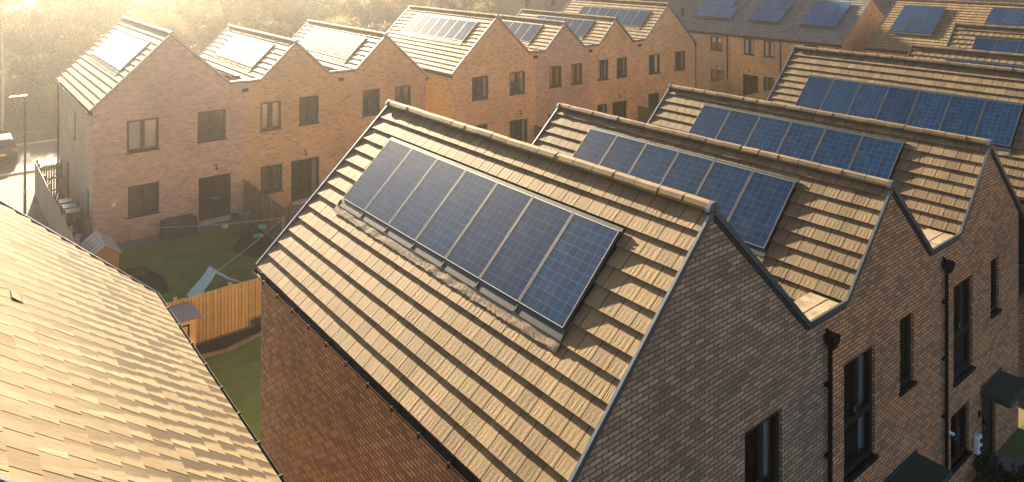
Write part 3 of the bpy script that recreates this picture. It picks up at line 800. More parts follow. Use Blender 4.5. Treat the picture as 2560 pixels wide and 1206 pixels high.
G3 = row_house('buff brick end house with an orange lit gable and six panels on a shaded roof', 29.0, 34.0, 'buff2', [(W(31, 32.2, 3.5, 4.9), 'double', '')],
    [(30.25, 3, 1.88, 'cell_skylit'), (30.25, 3, 3.58, 'cell_skylit')], (True, False), 'tile_shaded', GG)
GH = 'houses of the row at the top right with sunlit roofs'
H1 = row_house('house at the top right with six dark panels on a partly shaded roof', 21.4, 27.0, 'buff2', [],
    [(22.92, 3, 1.94, 'cell'), (22.92, 3, 3.62, 'cell')], (False, True), 'tile', GH)
H2 = row_house('house in the top right corner with one row of dark panels near its ridge', 15.0, 21.4, 'grey2', [], [(15.8, 4, 3.8, 'cell'), (15.8, 4, 2.12, 'cell')], (False, False), 'tile', GH)
H3 = row_house('house continuing the top right row beyond the edge of the photo', 8.4, 15.0, 'buff2', [], [(10., 3, 1.94, 'cell')], (True, False), 'tile', GH)

# the roof right under the viewpoint
Z0 = thing('brick_house', 'nearest house at the lower left, only its glaring cream tiled roof slope showing', 'house', (0, 11.4, 0), GN)
zt = .92; zp = 8.40; zx = .235
c_ = 1/math.sqrt(1+zt*zt)
Oz, ez, dz, nz, rz_ = slope(Z0, 'roof', zx, zp, 6.75, 16.25, 1, (3.56-zx)/c_, zt, [], 9, 5, 'tile_streak')
slope(Z0, 'roof', zx, zp, 6.75, 16.25, -1, (3.56-zx)/c_, zt, [], 2, 1, 'tile_streak')
ridge_tiles(Z0, zx, zp+.05, 6.75, 16.25, 'tile_streak')
for yy in (6.73, 16.27): trim_path(Z0, 'verge_trim', [(zx-3.33, zp-3.33*zt), (zx, zp), (zx+3.33, zp-3.33*zt)], yy, .05, .10, M['verge'], -.01)
m = MB()
m.box(zx-3.2, zx+3.2, 6.85, 16.2, -.8, 5.25)
i = len(m.v)
for y in (6.85, 16.2): m.v += [(zx-3.2, y, 5.25), (zx+3.2, y, 5.25), (zx, y, zp-.1)]
m.f += [(i, i+1, i+2), (i+5, i+4, i+3)]
m.build('wall', M['grey'], Z0)
m = MB()
pr = [(3.60-.06*math.cos(math.pi*i/8), 5.30-.065*math.sin(math.pi*i/8)) for i in range(9)]
for y in (6.7, 16.35):
    for (x, z) in pr: m.v.append((x, y, z))
    for (x, z) in pr[::-1]: m.v.append((3.60+(x-3.60)*.88, y, 5.30+(z-5.30)*.86))
for i in range(18): m.f.append((i, (i+1) % 18, 18+(i+1) % 18, 18+i))
m.f.append(tuple(range(9))); m.f.append(tuple(range(18, 27)))
y = 7.
while y < 16.3: m.box(3.545, 3.675, y-.018, y+.018, 5.225, 5.312); y += .85
m.build('gutter', M['black'], Z0)
m = MB(); m.obox(Oz+ez*4.52+dz*.80+nz*.033, ez, dz, nz, .13, .075, .006)
for q in range(-5, 6): m.obox(Oz+ez*(4.52+q*.022)+dz*.875+nz*.033, ez, dz, nz, .005, .008, .008)
m.build('roof_vent', M['tile_streak'], Z0)

# tall brick block beyond
K = thing('apartment_block', 'tall pinkish brick apartment block cut off by the top of the photo', 'apartments', (85, 80, 0))
kop = []
for fl in range(6):
    for i in range(13):
        xx = 61.1+i*4.6
        kop.append(W(xx, xx+.75, 5.55+fl*3.-3., 6.85+fl*3.-3.)); kop.append(W(xx+4.0-.05, xx+4.0+1.25, 5.05+fl*3.-3., 6.7+fl*3.-3.)) if i < 12 and i % 1 == 0 and False else None
kop2 = [o for o in kop]
for fl in range(6):
    for i in range(9): kop2.append(W(65.1+i*6.9+.9, 65.1+i*6.9+2.1, 5.05+fl*3-3, 6.7+fl*3-3))
kop2 = [o for o in kop2 if not any(o is not p and o[0] < p[1]+.3 and o[1] > p[0]-.3 and o[2] < p[3] and o[3] > p[2] and o[0] > p[0] for p in kop2)]
m = MB(); wall(m, (0, 74, 0), (1, 0, 0), (0, -1, 0), [(59.4, 22.6), (125, 22.6)], -1.2, kop2, .15)
m.quad((59.4, 74, -1.2), (59.4, 74, 22.6), (59.4, 86, 22.6), (59.4, 86, -1.2)); m.quad((125, 74, -1.2), (125, 86, -1.2), (125, 86, 22.6), (125, 74, 22.6))
m.quad((59.4, 86, -1.2), (59.4, 86, 22.6), (125, 86, 22.6), (125, 86, -1.2)); m.quad((59.4, 74, 22.6), (125, 74, 22.6), (125, 86, 22.6), (59.4, 86, 22.6))
m.build('wall', M['grey2'], K)
m = MB(); m.quad((59.5, 74.6, -1), (124.9, 74.6, -1), (124.9, 74.6, 22.5), (59.5, 74.6, 22.5)); m.build('interior_wall', M['room'], K)
for o in sorted(kop2, key=lambda o: o[2])[:64]:
    window(K, (0, 74, 0), (1, 0, 0), (0, -1, 0), o, 'slim', '', .12)
K2 = thing('apartment_block', 'brown brick block seen through the gap beside the orange gable', 'apartments', (90, 38, 0))
k2o = [W(36.9+i*3.4, 38.1+i*3.4, 5.5-2.6*j, 7.0-2.6*j) for i in range(-2, 3) for j in range(-1, 3)]
m = MB(); wall(m, (85, 0, 0), (0, 1, 0), (-1, 0, 0), [(26, 9.5), (52, 9.5)], -1.2, k2o, .15)
m.quad((85, 26, -1.2), (95, 26, -1.2), (95, 26, 9.5), (85, 26, 9.5)); m.quad((85, 52, -1.2), (85, 52, 9.5), (95, 52, 9.5), (95, 52, -1.2)); m.quad((85, 26, 9.5), (95, 26, 9.5), (95, 52, 9.5), (85, 52, 9.5))
m.quad((95, 26, -1.2), (95, 52, -1.2), (95, 52, 9.5), (95, 26, 9.5))
m.build('wall', M['grey'], K2)
m = MB(); m.quad((85.6, 26.1, -1), (85.6, 51.9, -1), (85.6, 51.9, 9.4), (85.6, 26.1, 9.4)); m.build('interior_wall', M['room'], K2)
for o in k2o: window(K2, (85, 0, 0), (0, 1, 0), (-1, 0, 0), o, 'double', 'half' if random.random() < .5 else '', .12)
SH = thing('industrial_shed', 'pale ribbed metal roof peeping over the ridge at the top right', 'shed', (97, 19, 0))
m = MB()
for i in range(26): m.box(91, 104, 8+i*.8, 8+i*.8+.5, 7.45, 7.6)
m.box(91, 104, 8, 28.8, 7.2, 7.45); m.build('metal_roof', plain('pale_sheet_metal', (.6, .58, .54), .4, .4), SH)
m = MB(); m.box(91.2, 103.8, 8.2, 28.6, -1, 7.2); m.build('wall', M['grey'], SH)

# ------------------------------------------------------------------ ground
def gz(x, y):
    if y < 8: z = 0
    elif y < 17: z = -.8*(y-8)/9
    else: z = -.8
    if y > 64: z += min(y-64, 90)*.115
    return z
m = MB(); ys = [-200, -60, -10, 0, 6, 8, 12, 17, 22, 30, 40, 50, 58, 62, 64, 80, 100, 120, 154, 200, 400, 900]; xs = [-500, -200, -80, -40, -20, 0, 10, 20, 40, 60, 80, 120, 200, 600]
for y in ys:
    for x in xs: m.v.append((x, y, gz(x, y)-.012))
nx = len(xs); m.f = [(j*nx+i, j*nx+i+1, (j+1)*nx+i+1, (j+1)*nx+i) for j in range(len(ys)-1) for i in range(nx-1)]
struct(m.build('ground', M['earth'], origin=(0, 0, 0)))
def sheet(name, pts, mat, h=0.):
    m = MB(); m.v = [(x, y, gz(x, y)+h) for x, y in pts]; m.f = [tuple(range(len(pts)))]
    return struct(m.build(name, mat))
sheet('lawn', [(4.55, 25.9), (48, 25.9), (48, 36.9), (4.55, 36.9)], M['lawn'])
sheet('lawn', [(4.2, 17.1), (48, 17.1), (48, 25.7), (4.2, 25.7)], M['lawn'])
sheet('lawn', [(46.5, 22), (56.4, 22), (56.4, 46), (49.3, 46), (49.3, 36), (46.5, 36)], M['lawn'], .004)
sheet('patio', [(5.7, 36.0), (12.2, 36.3), (12.2, 37.0), (5.7, 37.0)], M['patio'], .006)
sheet('patio', [(12.5, 35.9), (22.9, 35.9), (22.9, 37.0), (12.5, 37.0)], M['patio'], .006)
sheet('soil_bed', [(6.75, 24.9), (7.6, 24.75), (9.0, 25.15), (10.5, 25.3), (10.5, 25.66), (6.75, 25.66)], M['soil'], .010)
sheet('soil_bed', [(10.3, 33.0), (11.4, 34.6), (12.25, 35.9), (12.25, 31.5), (10.9, 31.5)], M['soil'], .010)
sheet('soil_bed', [(6.3, 30.2), (7.2, 30.4), (7.4, 31.9), (6.9, 33.6), (6.3, 33.8)], M['soil'], .010)
sheet('front_path', [(17.4, 4.2), (26, 4.2), (26, 5.1), (21, 5.6), (20.5, 6.6), (19.5, 6.6), (19.0, 5.6), (17.4, 5.4)], M['patio'], .006)
sheet('front_lawn', [(20.6, 5.4), (26, 5.2), (26, 6.6), (20.6, 6.6)], M['lawn'], .008)
sheet('road', [(-60, 44.5), (60, 46.5), (60, 51.5), (-60, 49.0+3)], M['asphalt'], .004)
sheet('parking_bays', [(-60, 52.3), (22, 52.9), (22, 60.2), (-60, 60.6)], M['paving'], .008)
sheet('pavement', [(2.2, 40), (4.2, 40), (4.2, 46.4), (2.2, 45.6)], M['paving'], .010)
m = MB()
for a, b in (((-60, 52.2), (22, 52.75)), ((-60, 60.7), (22, 60.3)), ((2.1, 40), (2.1, 45.6))):
    m.bar((a[0], a[1], gz(*a)+.03), (b[0], b[1], gz(*b)+.03), .13, .12)
struct(m.build('kerb', M['conc']))
m = MB()
pts = [(6.7, 24.82), (7.6, 24.66), (8.3, 24.88), (9.0, 25.06), (10.4, 25.2)]
for (a, b) in zip(pts[:-1], pts[1:]): m.bar((a[0], a[1], -.76), (b[0], b[1], -.76), .12, .09)
struct(m.build('stone_edging', M['patio']))

# ------------------------------------------------------------------ fences
def fence(name, label, p0, p1, h, mat, pitch=.112, gap=.012, posts=1.83, postmat=None, side=1, group=None, topcap=False):
    p0 = np.array(p0, float); p1 = np.array(p1, float); L = np.linalg.norm(p1-p0); u = (p1-p0)/L; nrm = np.array((-u[1], u[0]))*side
    mid = (p0+p1)/2
    root = thing(name, label, 'fence', (mid[0], mid[1], gz(*mid)), group)
    m = MB(); n = int(L/pitch)
    for i in range(n):
        t = (i+.5)*L/n; c = p0+u*t+nrm*(.012 if i % 2 else .0); z0 = gz(*c)
        hh = h+random.uniform(-.012, .012)
        m.obox((c[0], c[1], z0+.03+hh/2), (u[0], u[1], 0), (nrm[0], nrm[1], 0), (0, 0, 1), (L/n-gap)/2, .009, hh/2)
    m.build('boards', mat, root)
    m = MB()
    for z in (.35, h*.55, h-.25):
        m.bar((p0[0]-nrm[0]*.04, p0[1]-nrm[1]*.04, gz(*p0)+z), (p1[0]-nrm[0]*.04, p1[1]-nrm[1]*.04, gz(*p1)+z), .035, .075)
    m.build('rails', mat, root)
    k = max(1, round(L/posts))
    for i in range(k+1):
        c = p0+u*(L*i/k)-nrm*.09; m = MB(); z0 = gz(*c)
        m.obox((c[0], c[1], z0+h/2+.03), (u[0], u[1], 0), (nrm[0], nrm[1], 0), (0, 0, 1), .05, .05, h/2+.06); m.build('post', postmat or mat, root, bevel=.006)
    return root
fence('board_fence', 'sunlit orange board fence with pale knots between the two lawns, left of the big roof', (4.55, 25.8), (24, 25.8), 1.62, M['wood'], .118, .018, side=-1)
fence('board_fence', 'dark brown board fence between the gardens of the pinkish and the amber house', (12.36, 36.95), (12.36, 25.95), 1.72, M['woodbr'])
fence('board_fence', 'pale grey close board fence running from the gate along the left garden boundary', (4.42, 47.6), (4.42, 26), 1.76, M['woodgrey'], .15, .004, side=-1)
fence('board_fence', 'short fence meeting the wall beside the house with orange curtains', (31.5, 36.95), (31.5, 26), 1.7, M['woodbr'])
fence('board_fence', 'short fence meeting the wall between the amber house and the blue panelled end house', (41.75, 36.95), (41.75, 26), 1.7, M['woodbr'])
fence('board_fence', 'sunlit fence in front of the grey brick house under the dark roof', (56.4, 39.6), (50.5, 40.6), 1.75, M['wood'], side=-1)
fence('board_fence', 'sunlit fence in front of the buff house with white curtains under the dark roof', (56.4, 34.3), (50.5, 34.3), 1.75, M['wood'], side=-1)
gt = thing('slatted_gate', 'slatted timber gate with light through its gaps, between grey fence and pink house', 'gate', (5.0, 46.4, -.8))
for x0 in (4.56,):
    m = MB()
    for i in range(9): m.box(4.58+i*.112, 4.58+i*.112+.07, 46.39, 46.41, -.72, .98)
    m.build('slats', M['woodbr'], gt)
    m = MB()
    for z in (-.5, .15, .8): m.box(4.55, 5.58, 46.42, 46.46, z, z+.09)
    m.bar((4.6, 46.44, -.45), (5.5, 46.44, .75), .03, .08, (0, 1, 0)); m.build('rails', M['woodbr'], gt)
for x in (4.5, 5.52):
    m = MB(); m.box(x-.045, x+.045, 46.4, 46.49, -.8, 1.1); m.build('post', M['woodgrey'], gt)
rf = thing('rail_fence', 'low brown rail fence on the grass verge above the parking bays', 'fence', (3, 61.8, -.8))
m = MB(); m.bar((-30, 61.6, -.25), (20, 61.4, -.25), .05, .12); m.build('rails', M['woodbr'], rf)
for i in range(25):
    m = MB(); m.box(-30+i*2-.05, -30+i*2+.05, 61.45, 61.55, -.85, -.1); m.build('post', M['woodbr'], rf)

# ------------------------------------------------------------------ garden things
S1 = thing('garden_shed', 'small orange timber shed with pale pitched roof beside the grey fence', 'shed', (5.5, 34.6, -.8))
m = MB(); x0, x1, y0, y1, ze, zr = 5.02, 6.04, 33.6, 35.6, .05, .40
m.box(x0, x1, y0, y1, -.8, ze-.02); i = len(m.v)
for y in (y0, y1): m.v += [(x0, y, ze-.02), (x1, y, ze-.02), (5.5, y, zr-.04)]
m.f += [(i, i+1, i+2), (i+5, i+4, i+3)]
for k in range(9): m.box(x0-.006, x1+.006, y0-.012, y0-.001, -.78+k*.09, -.78+k*.09+.082)
m.build('wall', M['woodor'], S1)
m = MB(); m.box(5.18, 5.86, y0-.03, y0-.014, -.76, -.02); m.build('door', M['woodor'], S1)
m = MB()
m.quad((x0-.10, y0-.08, ze-.06), (5.5, y0-.08, zr+.02), (5.5, y1+.08, zr+.02), (x0-.10, y1+.08, ze-.06))
m.quad((x1+.10, y0-.08, ze-.06), (x1+.10, y1+.08, ze-.06), (5.5, y1+.08, zr+.02), (5.5, y0-.08, zr+.02))
m.quad((x0-.10, y0-.08, ze-.09), (x0-.10, y1+.08, ze-.09), (5.5, y1+.08, zr-.01), (5.5, y0-.08, zr-.01))
m.quad((x1+.10, y0-.08, ze-.09), (5.5, y0-.08, zr-.01), (5.5, y1+.08, zr-.01), (x1+.10, y1+.08, ze-.09))
for k in range(6):
    yy = y0-.08+k*.43
    m.bar((x0-.10, yy, ze-.05), (5.5, yy, zr+.03), .025, .03); m.bar((5.5, yy, zr+.03), (x1+.10, yy, ze-.05), .025, .03)
m.bar((5.5, y0-.1, zr+.03), (5.5, y1+.1, zr+.03), .07, .03)
m.build('roof', M['shroof'], S1)
S2 = thing('garden_shed', 'yellow painted shed with flat grey felt roof beside the orange fence', 'shed', (6.25, 25.0, -.8))
m = MB()
for k in range(13): m.box(5.78, 6.62, 24.62, 25.6, -.8+k*.115, -.8+k*.115+.108)
m.box(5.80, 6.60, 24.64, 25.58, -.8, .66); m.build('wall', M['woodyel'], S2)
m = MB(); m.box(5.68, 6.76, 24.48, 25.68, .665, .72); m.build('roof', M['felt'], S2, bevel=.01)
m = MB()
for b in ((5.95, 6.0, -.7, .5), (6.38, 6.43, -.7, .5), (6.0, 6.38, .45, .5), (6.0, 6.38, .12, .15)): m.box(b[0], b[1], 24.595, 24.615, b[2], b[3])
m.build('door_frame', M['black'], S2)
def wheelie(label, x, y, lid, sticker=False):
    t = thing('wheelie_bin', label, 'bin', (x, y, -.8), 'wheelie bins behind the gate')
    m = MB(); b = 0
    for hw, hd, z in ((.20, .24, -.74), (.27, .33, .16)):
        for sx, sy in ((-1, -1), (1, -1), (1, 1), (-1, 1)): m.v.append((x+sx*hw, y+sy*hd, z))
    m.f += [(3, 2, 1, 0), (4, 5, 6, 7)]+[(j, (j+1) % 4, 4+(j+1) % 4, 4+j) for j in range(4)]
    m.build('body', M['bin'], t, bevel=.02)
    m = MB(); m.box(x-.29, x+.29, y-.36, y+.34, .17, .23); m.bar((x-.22, y+.36, .2), (x+.22, y+.36, .2), .04, .04); m.build('lid', M[lid], t, bevel=.02)
    for s_ in (-1, 1):
        m = MB(); m.tube([(x+s_*.2, y+.28, -.7), (x+s_*.26, y+.28, -.7)], .1, 12); m.build('wheel', M['rubber'], t)
    if sticker:
        m = MB(); m.box(x-.05, x+.11, y-.335, y-.325, -.22, .06); m.build('sticker', M['sticker'], t)
wheelie('green lidded wheelie bin with a faded sticker, nearest of the row by the pink house', 5.2, 39.9, 'binlid_g', True)
wheelie('blue lidded wheelie bin in the middle of the row by the pink house', 5.18, 40.75, 'binlid_b')
wheelie('grey lidded wheelie bin nearest the slatted gate', 5.15, 41.7, 'binlid_k')
tag(MB().ball((5.22, 38.4, -.62), .17).build('football', M['white'], smooth=True), 'white football lying in front of the bins', 'ball')
m = MB(); m.lathe((5.42, 38.0, -.8), [(.001, 0), (.12, .0), (.16, .22), (.15, .22), (.12, .03), (.001, .03)], 14); tag(m.build('plastic_tub', M['blue']), 'small blue plastic tub beside the football', 'tub')
tub = m
cv = thing('covered_furniture', 'low garden furniture under a black cover against the pink house wall', 'furniture', (9.1, 36.45, -.8))
m = MB(); nxx, nzz = 14, 5
P = []
for j, (zz, k) in enumerate(((-.79, 1.03), (-.5, 1.0), (-.2, .985), (-.08, .95), (-.03, .8), (-.02, .3))):
    for i in range(28):
        t = 2*math.pi*i/28; cx = math.copysign(abs(math.cos(t))**.35, math.cos(t)); sy = math.copysign(abs(math.sin(t))**.35, math.sin(t))
        w = 1+.02*math.sin(i*2.3+j)
        m.v.append((9.05+.78*cx*k*w, 36.45+.36*sy*k*w, zz))
for j in range(5):
    for i in range(28): m.f.append((j*28+i, j*28+(i+1) % 28, (j+1)*28+(i+1) % 28, (j+1)*28+i))
m.f.append(tuple(range(140, 168))); m.build('cover', M['cover'], cv, smooth=True)
for sx in (-1, 1):
    m = MB(); m.box(9.05+sx*.70-.03, 9.05+sx*.70+.03, 36.42, 36.48, -.8, -.70); m.build('leg', M['black'], cv)
m = MB()
for k in range(5):
    m.tube([(6.98+.16*math.sin(t)*(.8+.05*k), 36.98-.012*k, -.36+.34*math.cos(t)) for t in np.linspace(0, 2*math.pi, 22)], .013, 6, False)
hs = tag(m.build('garden_hose', M['hose']), 'yellow garden hose coiled on the pink house wall', 'hose')
def chair(label):
    t = thing('folding_chair', label, 'chair', (11.5, 32.9, -.8))
    m = MB(); m.box(11.3, 11.7, 32.7, 33.1, -.38, -.35); m.build('seat', M['tealdk'], t, bevel=.01)
    m = MB(); m.bar((11.62, 33.1, -.06), (11.9, 32.82, -.06), .02, .2); m.build('backrest', M['tealdk'], t)
    for a, b in (((11.32, 32.72), (11.62, 33.1)), ((11.68, 32.72), (11.9, 32.85)), ((11.62, 33.08), (11.32, 32.74)), ((11.9, 32.84), (11.66, 32.74))):
        m = MB(); m.tube([(a[0], a[1], -.8), (b[0], b[1], -.05 if a[1] < 32.8 else -.38)], .012, 6); m.build('leg', M['steel'], t)
chair('small teal folding chair on the soil by the dark brown fence')
tg = thing('drying_sheet', 'pale teal sheet draped like a tent over the washing line behind the orange fence', 'sheet', (8.4, 28.6, -.8))
m = MB(); ap = [(8.32, 28.3, .34), (8.42, 29.6, .25)]
def drape(pa, pb, qa, qb, n=8):
    k = len(m.v)
    for j in range(n+1):
        for i in range(n+1):
            u, w = i/n, j/n
            p = (np.array(pa)*(1-u)+np.array(pb)*u)*(1-w)+(np.array(qa)*(1-u)+np.array(qb)*u)*w
            m.v.append((p[0]+.02*math.sin(w*9+u*5), p[1], p[2]+.05*math.sin(w*math.pi)*-1+.015*math.sin(u*11)))
    for j in range(n):
        for i in range(n): m.f.append((k+j*(n+1)+i, k+j*(n+1)+i+1, k+(j+1)*(n+1)+i+1, k+(j+1)*(n+1)+i))
drape((8.32, 28.3, .34), (8.4, 29.3, .30), (7.55, 28.1, -.42), (7.5, 29.2, -.55)); drape((8.32, 28.3, .34), (8.4, 29.3, .30), (9.35, 28.3, -.30), (9.3, 29.3, -.5))
m.build('cloth', M['teal'], tg)
for x in (7.6, 9.25):
    m = MB(); m.tube([(x, 28.7, -.8), (8.36, 28.7, .32)], .015, 6); m.build('pole', M['steel'], tg)
wl = thing('washing_line', 'thin white washing line strung from the fence post across the lawn', 'washing line', (12.2, 31.6, -.8))
m = MB()
def cat(a, b, sag, n=10):
    a = np.array(a); b = np.array(b); m.tube([a+(b-a)*i/n-np.array((0, 0, sag*math.sin(math.pi*i/n))) for i in range(n+1)], .009, 5)
cat((12.2, 31.6, .62), (8.33, 28.35, .36), .05); cat((12.2, 31.6, .62), (5.6, 37.6, -.05), .15)
m.build('line', M['rope'], wl)
m = MB(); m.box(12.15, 12.25, 31.55, 31.65, -.8, .72); m.build('post', M['wood'], wl)
def pot(label, x, y, r, h, mat, zz=-.8, name='plant_pot'):
    m = MB(); m.lathe((x, y, zz), [(.001, 0), (r*.7, 0), (r, h), (r*1.08, h), (r*1.08, h+.03), (r*.9, h+.03), (r*.85, h-.03), (.001, h-.03)], 16)
    tag(m.build(name, mat, smooth=False), label, 'pot', 'plant pots beside the near roof edge')
pot('dark plant pot beside the gutter of the glaring near roof', 6.95, 23.95, .17, .30, M['soil'])
pot('terracotta plant pot in front of the dark pot by the gutter', 7.02, 23.35, .14, .26, M['terra'])
def leaves(m, c, r, n, size, squash=1., flat=False):
    for i in range(n):
        v = rng.normal(0, 1, 3); v /= np.linalg.norm(v); p = np.array(c)+v*r*(rng.random()**.45)*np.array((1, 1, squash))
        a = rng.normal(0, 1, 3); a /= np.linalg.norm(a); b = np.cross(a, rng.normal(0, 1, 3)); b /= np.linalg.norm(b)
        s_ = size*(.6+.8*rng.random())
        m.quad(p-a*s_-b*s_*.5, p+a*s_-b*s_*.35, p+a*s_*1.1+b*s_*.35, p-a*s_+b*s_*.5)
def shrub(label, x, y, zz, r, n, size, mat, squash=.8, stems=5, name='shrub'):
    t = thing(name, label, 'shrub', (x, y, zz))
    m = MB()
    for k in range(4):
        leaves(m, (x+rng.normal(0, r*.4), y+rng.normal(0, r*.4), zz+r*squash*(.6+.5*rng.random())), r*.62, n//4, size, squash)
    m.build('foliage', mat, t)
    m = MB()
    for k in range(stems):
        m.tube([(x, y, zz-.05), (x+rng.normal(0, r*.35), y+rng.normal(0, r*.35), zz+r*squash)], [.012, .005], 5)
    m.build('stems', M['bark'], t)
shrub('leafy green bush by the front door at the lower right', 19.2, 5.95, 0, .55, 1500, .035, M['leafg'])
shrub('low dry brown plant on the lawn beside the orange shed', 6.75, 32.6, -.8, .5, 500, .03, M['scrub'], .5)
shrub('dark low bush in the soil at the foot of the orange fence', 9.1, 25.45, -.8, .35, 500, .03, M['leafolive'], .7)
shrub('tangled brown plants in the bed under the dark brown fence', 11.6, 34.3, -.8, .55, 700, .03, M['scrub'], .5)
shrub('spiky green plant beside the step of the pink house door', 11.75, 36.6, -.8, .22, 160, .05, M['leafg'], 1.)
m = MB(); leaves(m, (10.95, 35.75, -.68), .16, 160, .03, .6); tag(m.build('flower_clump', M['curt_white']), 'clump of white flowers in front of the pink house door', 'flowers')
m = MB(); leaves(m, (11.05, 34.6, -.72), .22, 160, .025, .35); tag(m.build('dry_grass_clump', M['scrub']), 'pale dry clump at the edge of the lawn near the teal chair', 'plant')
for k, xx in enumerate((11.95, 12.12)):
    t = thing('garden_stake', 'pale green bird ornament on a stick in the bed, %s' % ('left of the pair' if k == 0 else 'right of the pair, bluish'), 'ornament', (xx, 36.0, -.8), 'bird ornaments by the fence')
    m = MB(); m.tube([(xx, 36, -.8), (xx, 36, -.42)], .008, 5); m.build('stick', M['steel'], t)
    m = MB(); m.lathe((xx, 36, -.44), [(.001, 0), (.035, .04), (.045, .09), (.02, .14), (.001, .2)], 8); m.build('bird', M['tealdk' if k == 0 else 'teal'], t)
# small fittings on the right hand front
m = MB(); m.box(19.04, 19.27, YN-.12, YN-.002, .62, 1.03); ev = m.build('wall_charger', M['white'], Cc, bevel=.025)
m = MB(); m.tube([(19.155, YN-.121, .93), (19.155, YN-.135, .93)], .055, 14); m.tube([(19.155, YN-.121, .74), (19.155, YN-.135, .74)], .055, 14); m.build('socket', M['black'], ev)
m = MB(); m.tube([(19.1, YN-.05, .56), (19.08, YN-.06, .3), (19.1, YN-.05, .02)], .012, 6); m.build('cable', M['black'], ev)
m = MB(); m.box(17.42, 17.52, YN-.03, YN-.002, 1.72, 1.86); m.tube([(17.49, YN-.03, 1.79), (17.55, YN-.15, 1.74)], [.03, .035], 12); m.build('security_camera', M['white'], Cc)
m = MB(); m.tube([(6.42, YF-.005, .98), (6.42, YF-.08, .98)], [.085, .07], 14); m.build('extractor_vent', M['white'], F1)
pot('grey stone planter in front of the door at the lower right', 20.2, 6.05, .22, .22, M['conc'], 0, 'stone_planter')

# ------------------------------------------------------------------ street lamp and car
SL = thing('street_lamp', 'tall double headed street lamp standing at the left by the road', 'street lamp', (3.67, 44.1, -.8))
m = MB(); m.tube([(3.67, 44.1, -.8), (3.67, 44.1, .6), (3.67, 44.1, 5.15)], [.075, .06, .04], 10); m.build('pole', M['steel'], SL)
for s_, dx in ((-1, -.36), (1, .03)):
    m = MB(); m.tube([(3.67, 44.1, 5.12), (3.67+dx*.6, 44.1-.1, 5.2)], .025, 6)
    cx = 3.67+dx-.12
    m.obox((cx, 44.05, 5.20), (1, 0, .06), (0, 1, 0), (-.06, 0, 1), .17, .09, .028); m.build('lamp_head', M['alu'], SL)
m = MB(); m.box(3.6, 3.74, 44.02, 44.04, .3, .42); m.build('notice', M['plate'], SL)

car = thing('parked_car', 'dark grey hatchback seen from behind, cut by the left edge of the photo', 'car', (3.35, 57.4, -.8))
cx, cy, cz = 3.35, 55.3, -.79
prof = [(.0, .38), (.02, .75), (.10, .98), (.55, 1.42), (1.0, 1.52), (2.2, 1.50), (3.0, 1.05), (4.05, .88), (4.25, .6), (4.25, .3), (.1, .28)]
m = MB(); n = len(prof)
for hw, zs in ((.90, 1), ):
    for s_ in (-1, 1):
        for (y, z) in prof:
            w = hw if z < 1.02 else hw-.28*(z-1.02)/.5*1.0
            m.v.append((cx+s_*w, cy+y, cz+z))
m.f += [tuple(range(n)), tuple(range(2*n-1, n-1, -1))]+[(i, n+i, n+(i+1) % n, (i+1) % n) for i in range(n)]
m.build('body', M['carpaint'], car, bevel=.06)
m = MB()
m.quad((cx-.66, cy+.135, cz+1.03), (cx+.66, cy+.135, cz+1.03), (cx+.58, cy+.50, cz+1.385), (cx-.58, cy+.50, cz+1.385))
m.build('rear_window', M['carglass'], car)
for s_ in (-1, 1):
    m = MB(); f = lambda z: .905 if z < 1.02 else .91-.28*(z-1.02)/.5
    m.quad(*[(cx+s_*f(z), cy+y, cz+z) for y, z in ((.5, 1.06), (2.8, 1.06), (2.2, 1.42), (.75, 1.42))]); m.build('side_window', M['carglass'], car)
    m = MB(); m.box(cx+s_*.74-.14, cx+s_*.74+.14, cy-.02, cy+.1, cz+.72, cz+.92); m.build('tail_light', M['redlens'], car, bevel=.02)
    m = MB(); m.box(cx+s_*.98-.08, cx+s_*.98+.08, cy+2.55, cy+2.7, cz+1.0, cz+1.13); m.build('wing_mirror', M['carpaint'], car, bevel=.03)
    for yy in (.75, 3.45):
        m = MB(); m.tube([(cx+s_*.70, cy+yy, cz+.31), (cx+s_*.915, cy+yy, cz+.31)], .31, 18); w = m.build('wheel', M['rubber'], car)
        m = MB(); m.tube([(cx+s_*.90, cy+yy, cz+.31), (cx+s_*.925, cy+yy, cz+.31)], .2, 12); m.build('rim', M['alu'], w)
m = MB(); m.box(cx-.26, cx+.26, cy-.03, cy-.01, cz+.56, cz+.68); m.build('number_plate', M['plate'], car)
m = MB(); m.box(cx-.88, cx+.88, cy-.06, cy+.2, cz+.28, cz+.5); m.build('bumper', M['black'], car, bevel=.04)

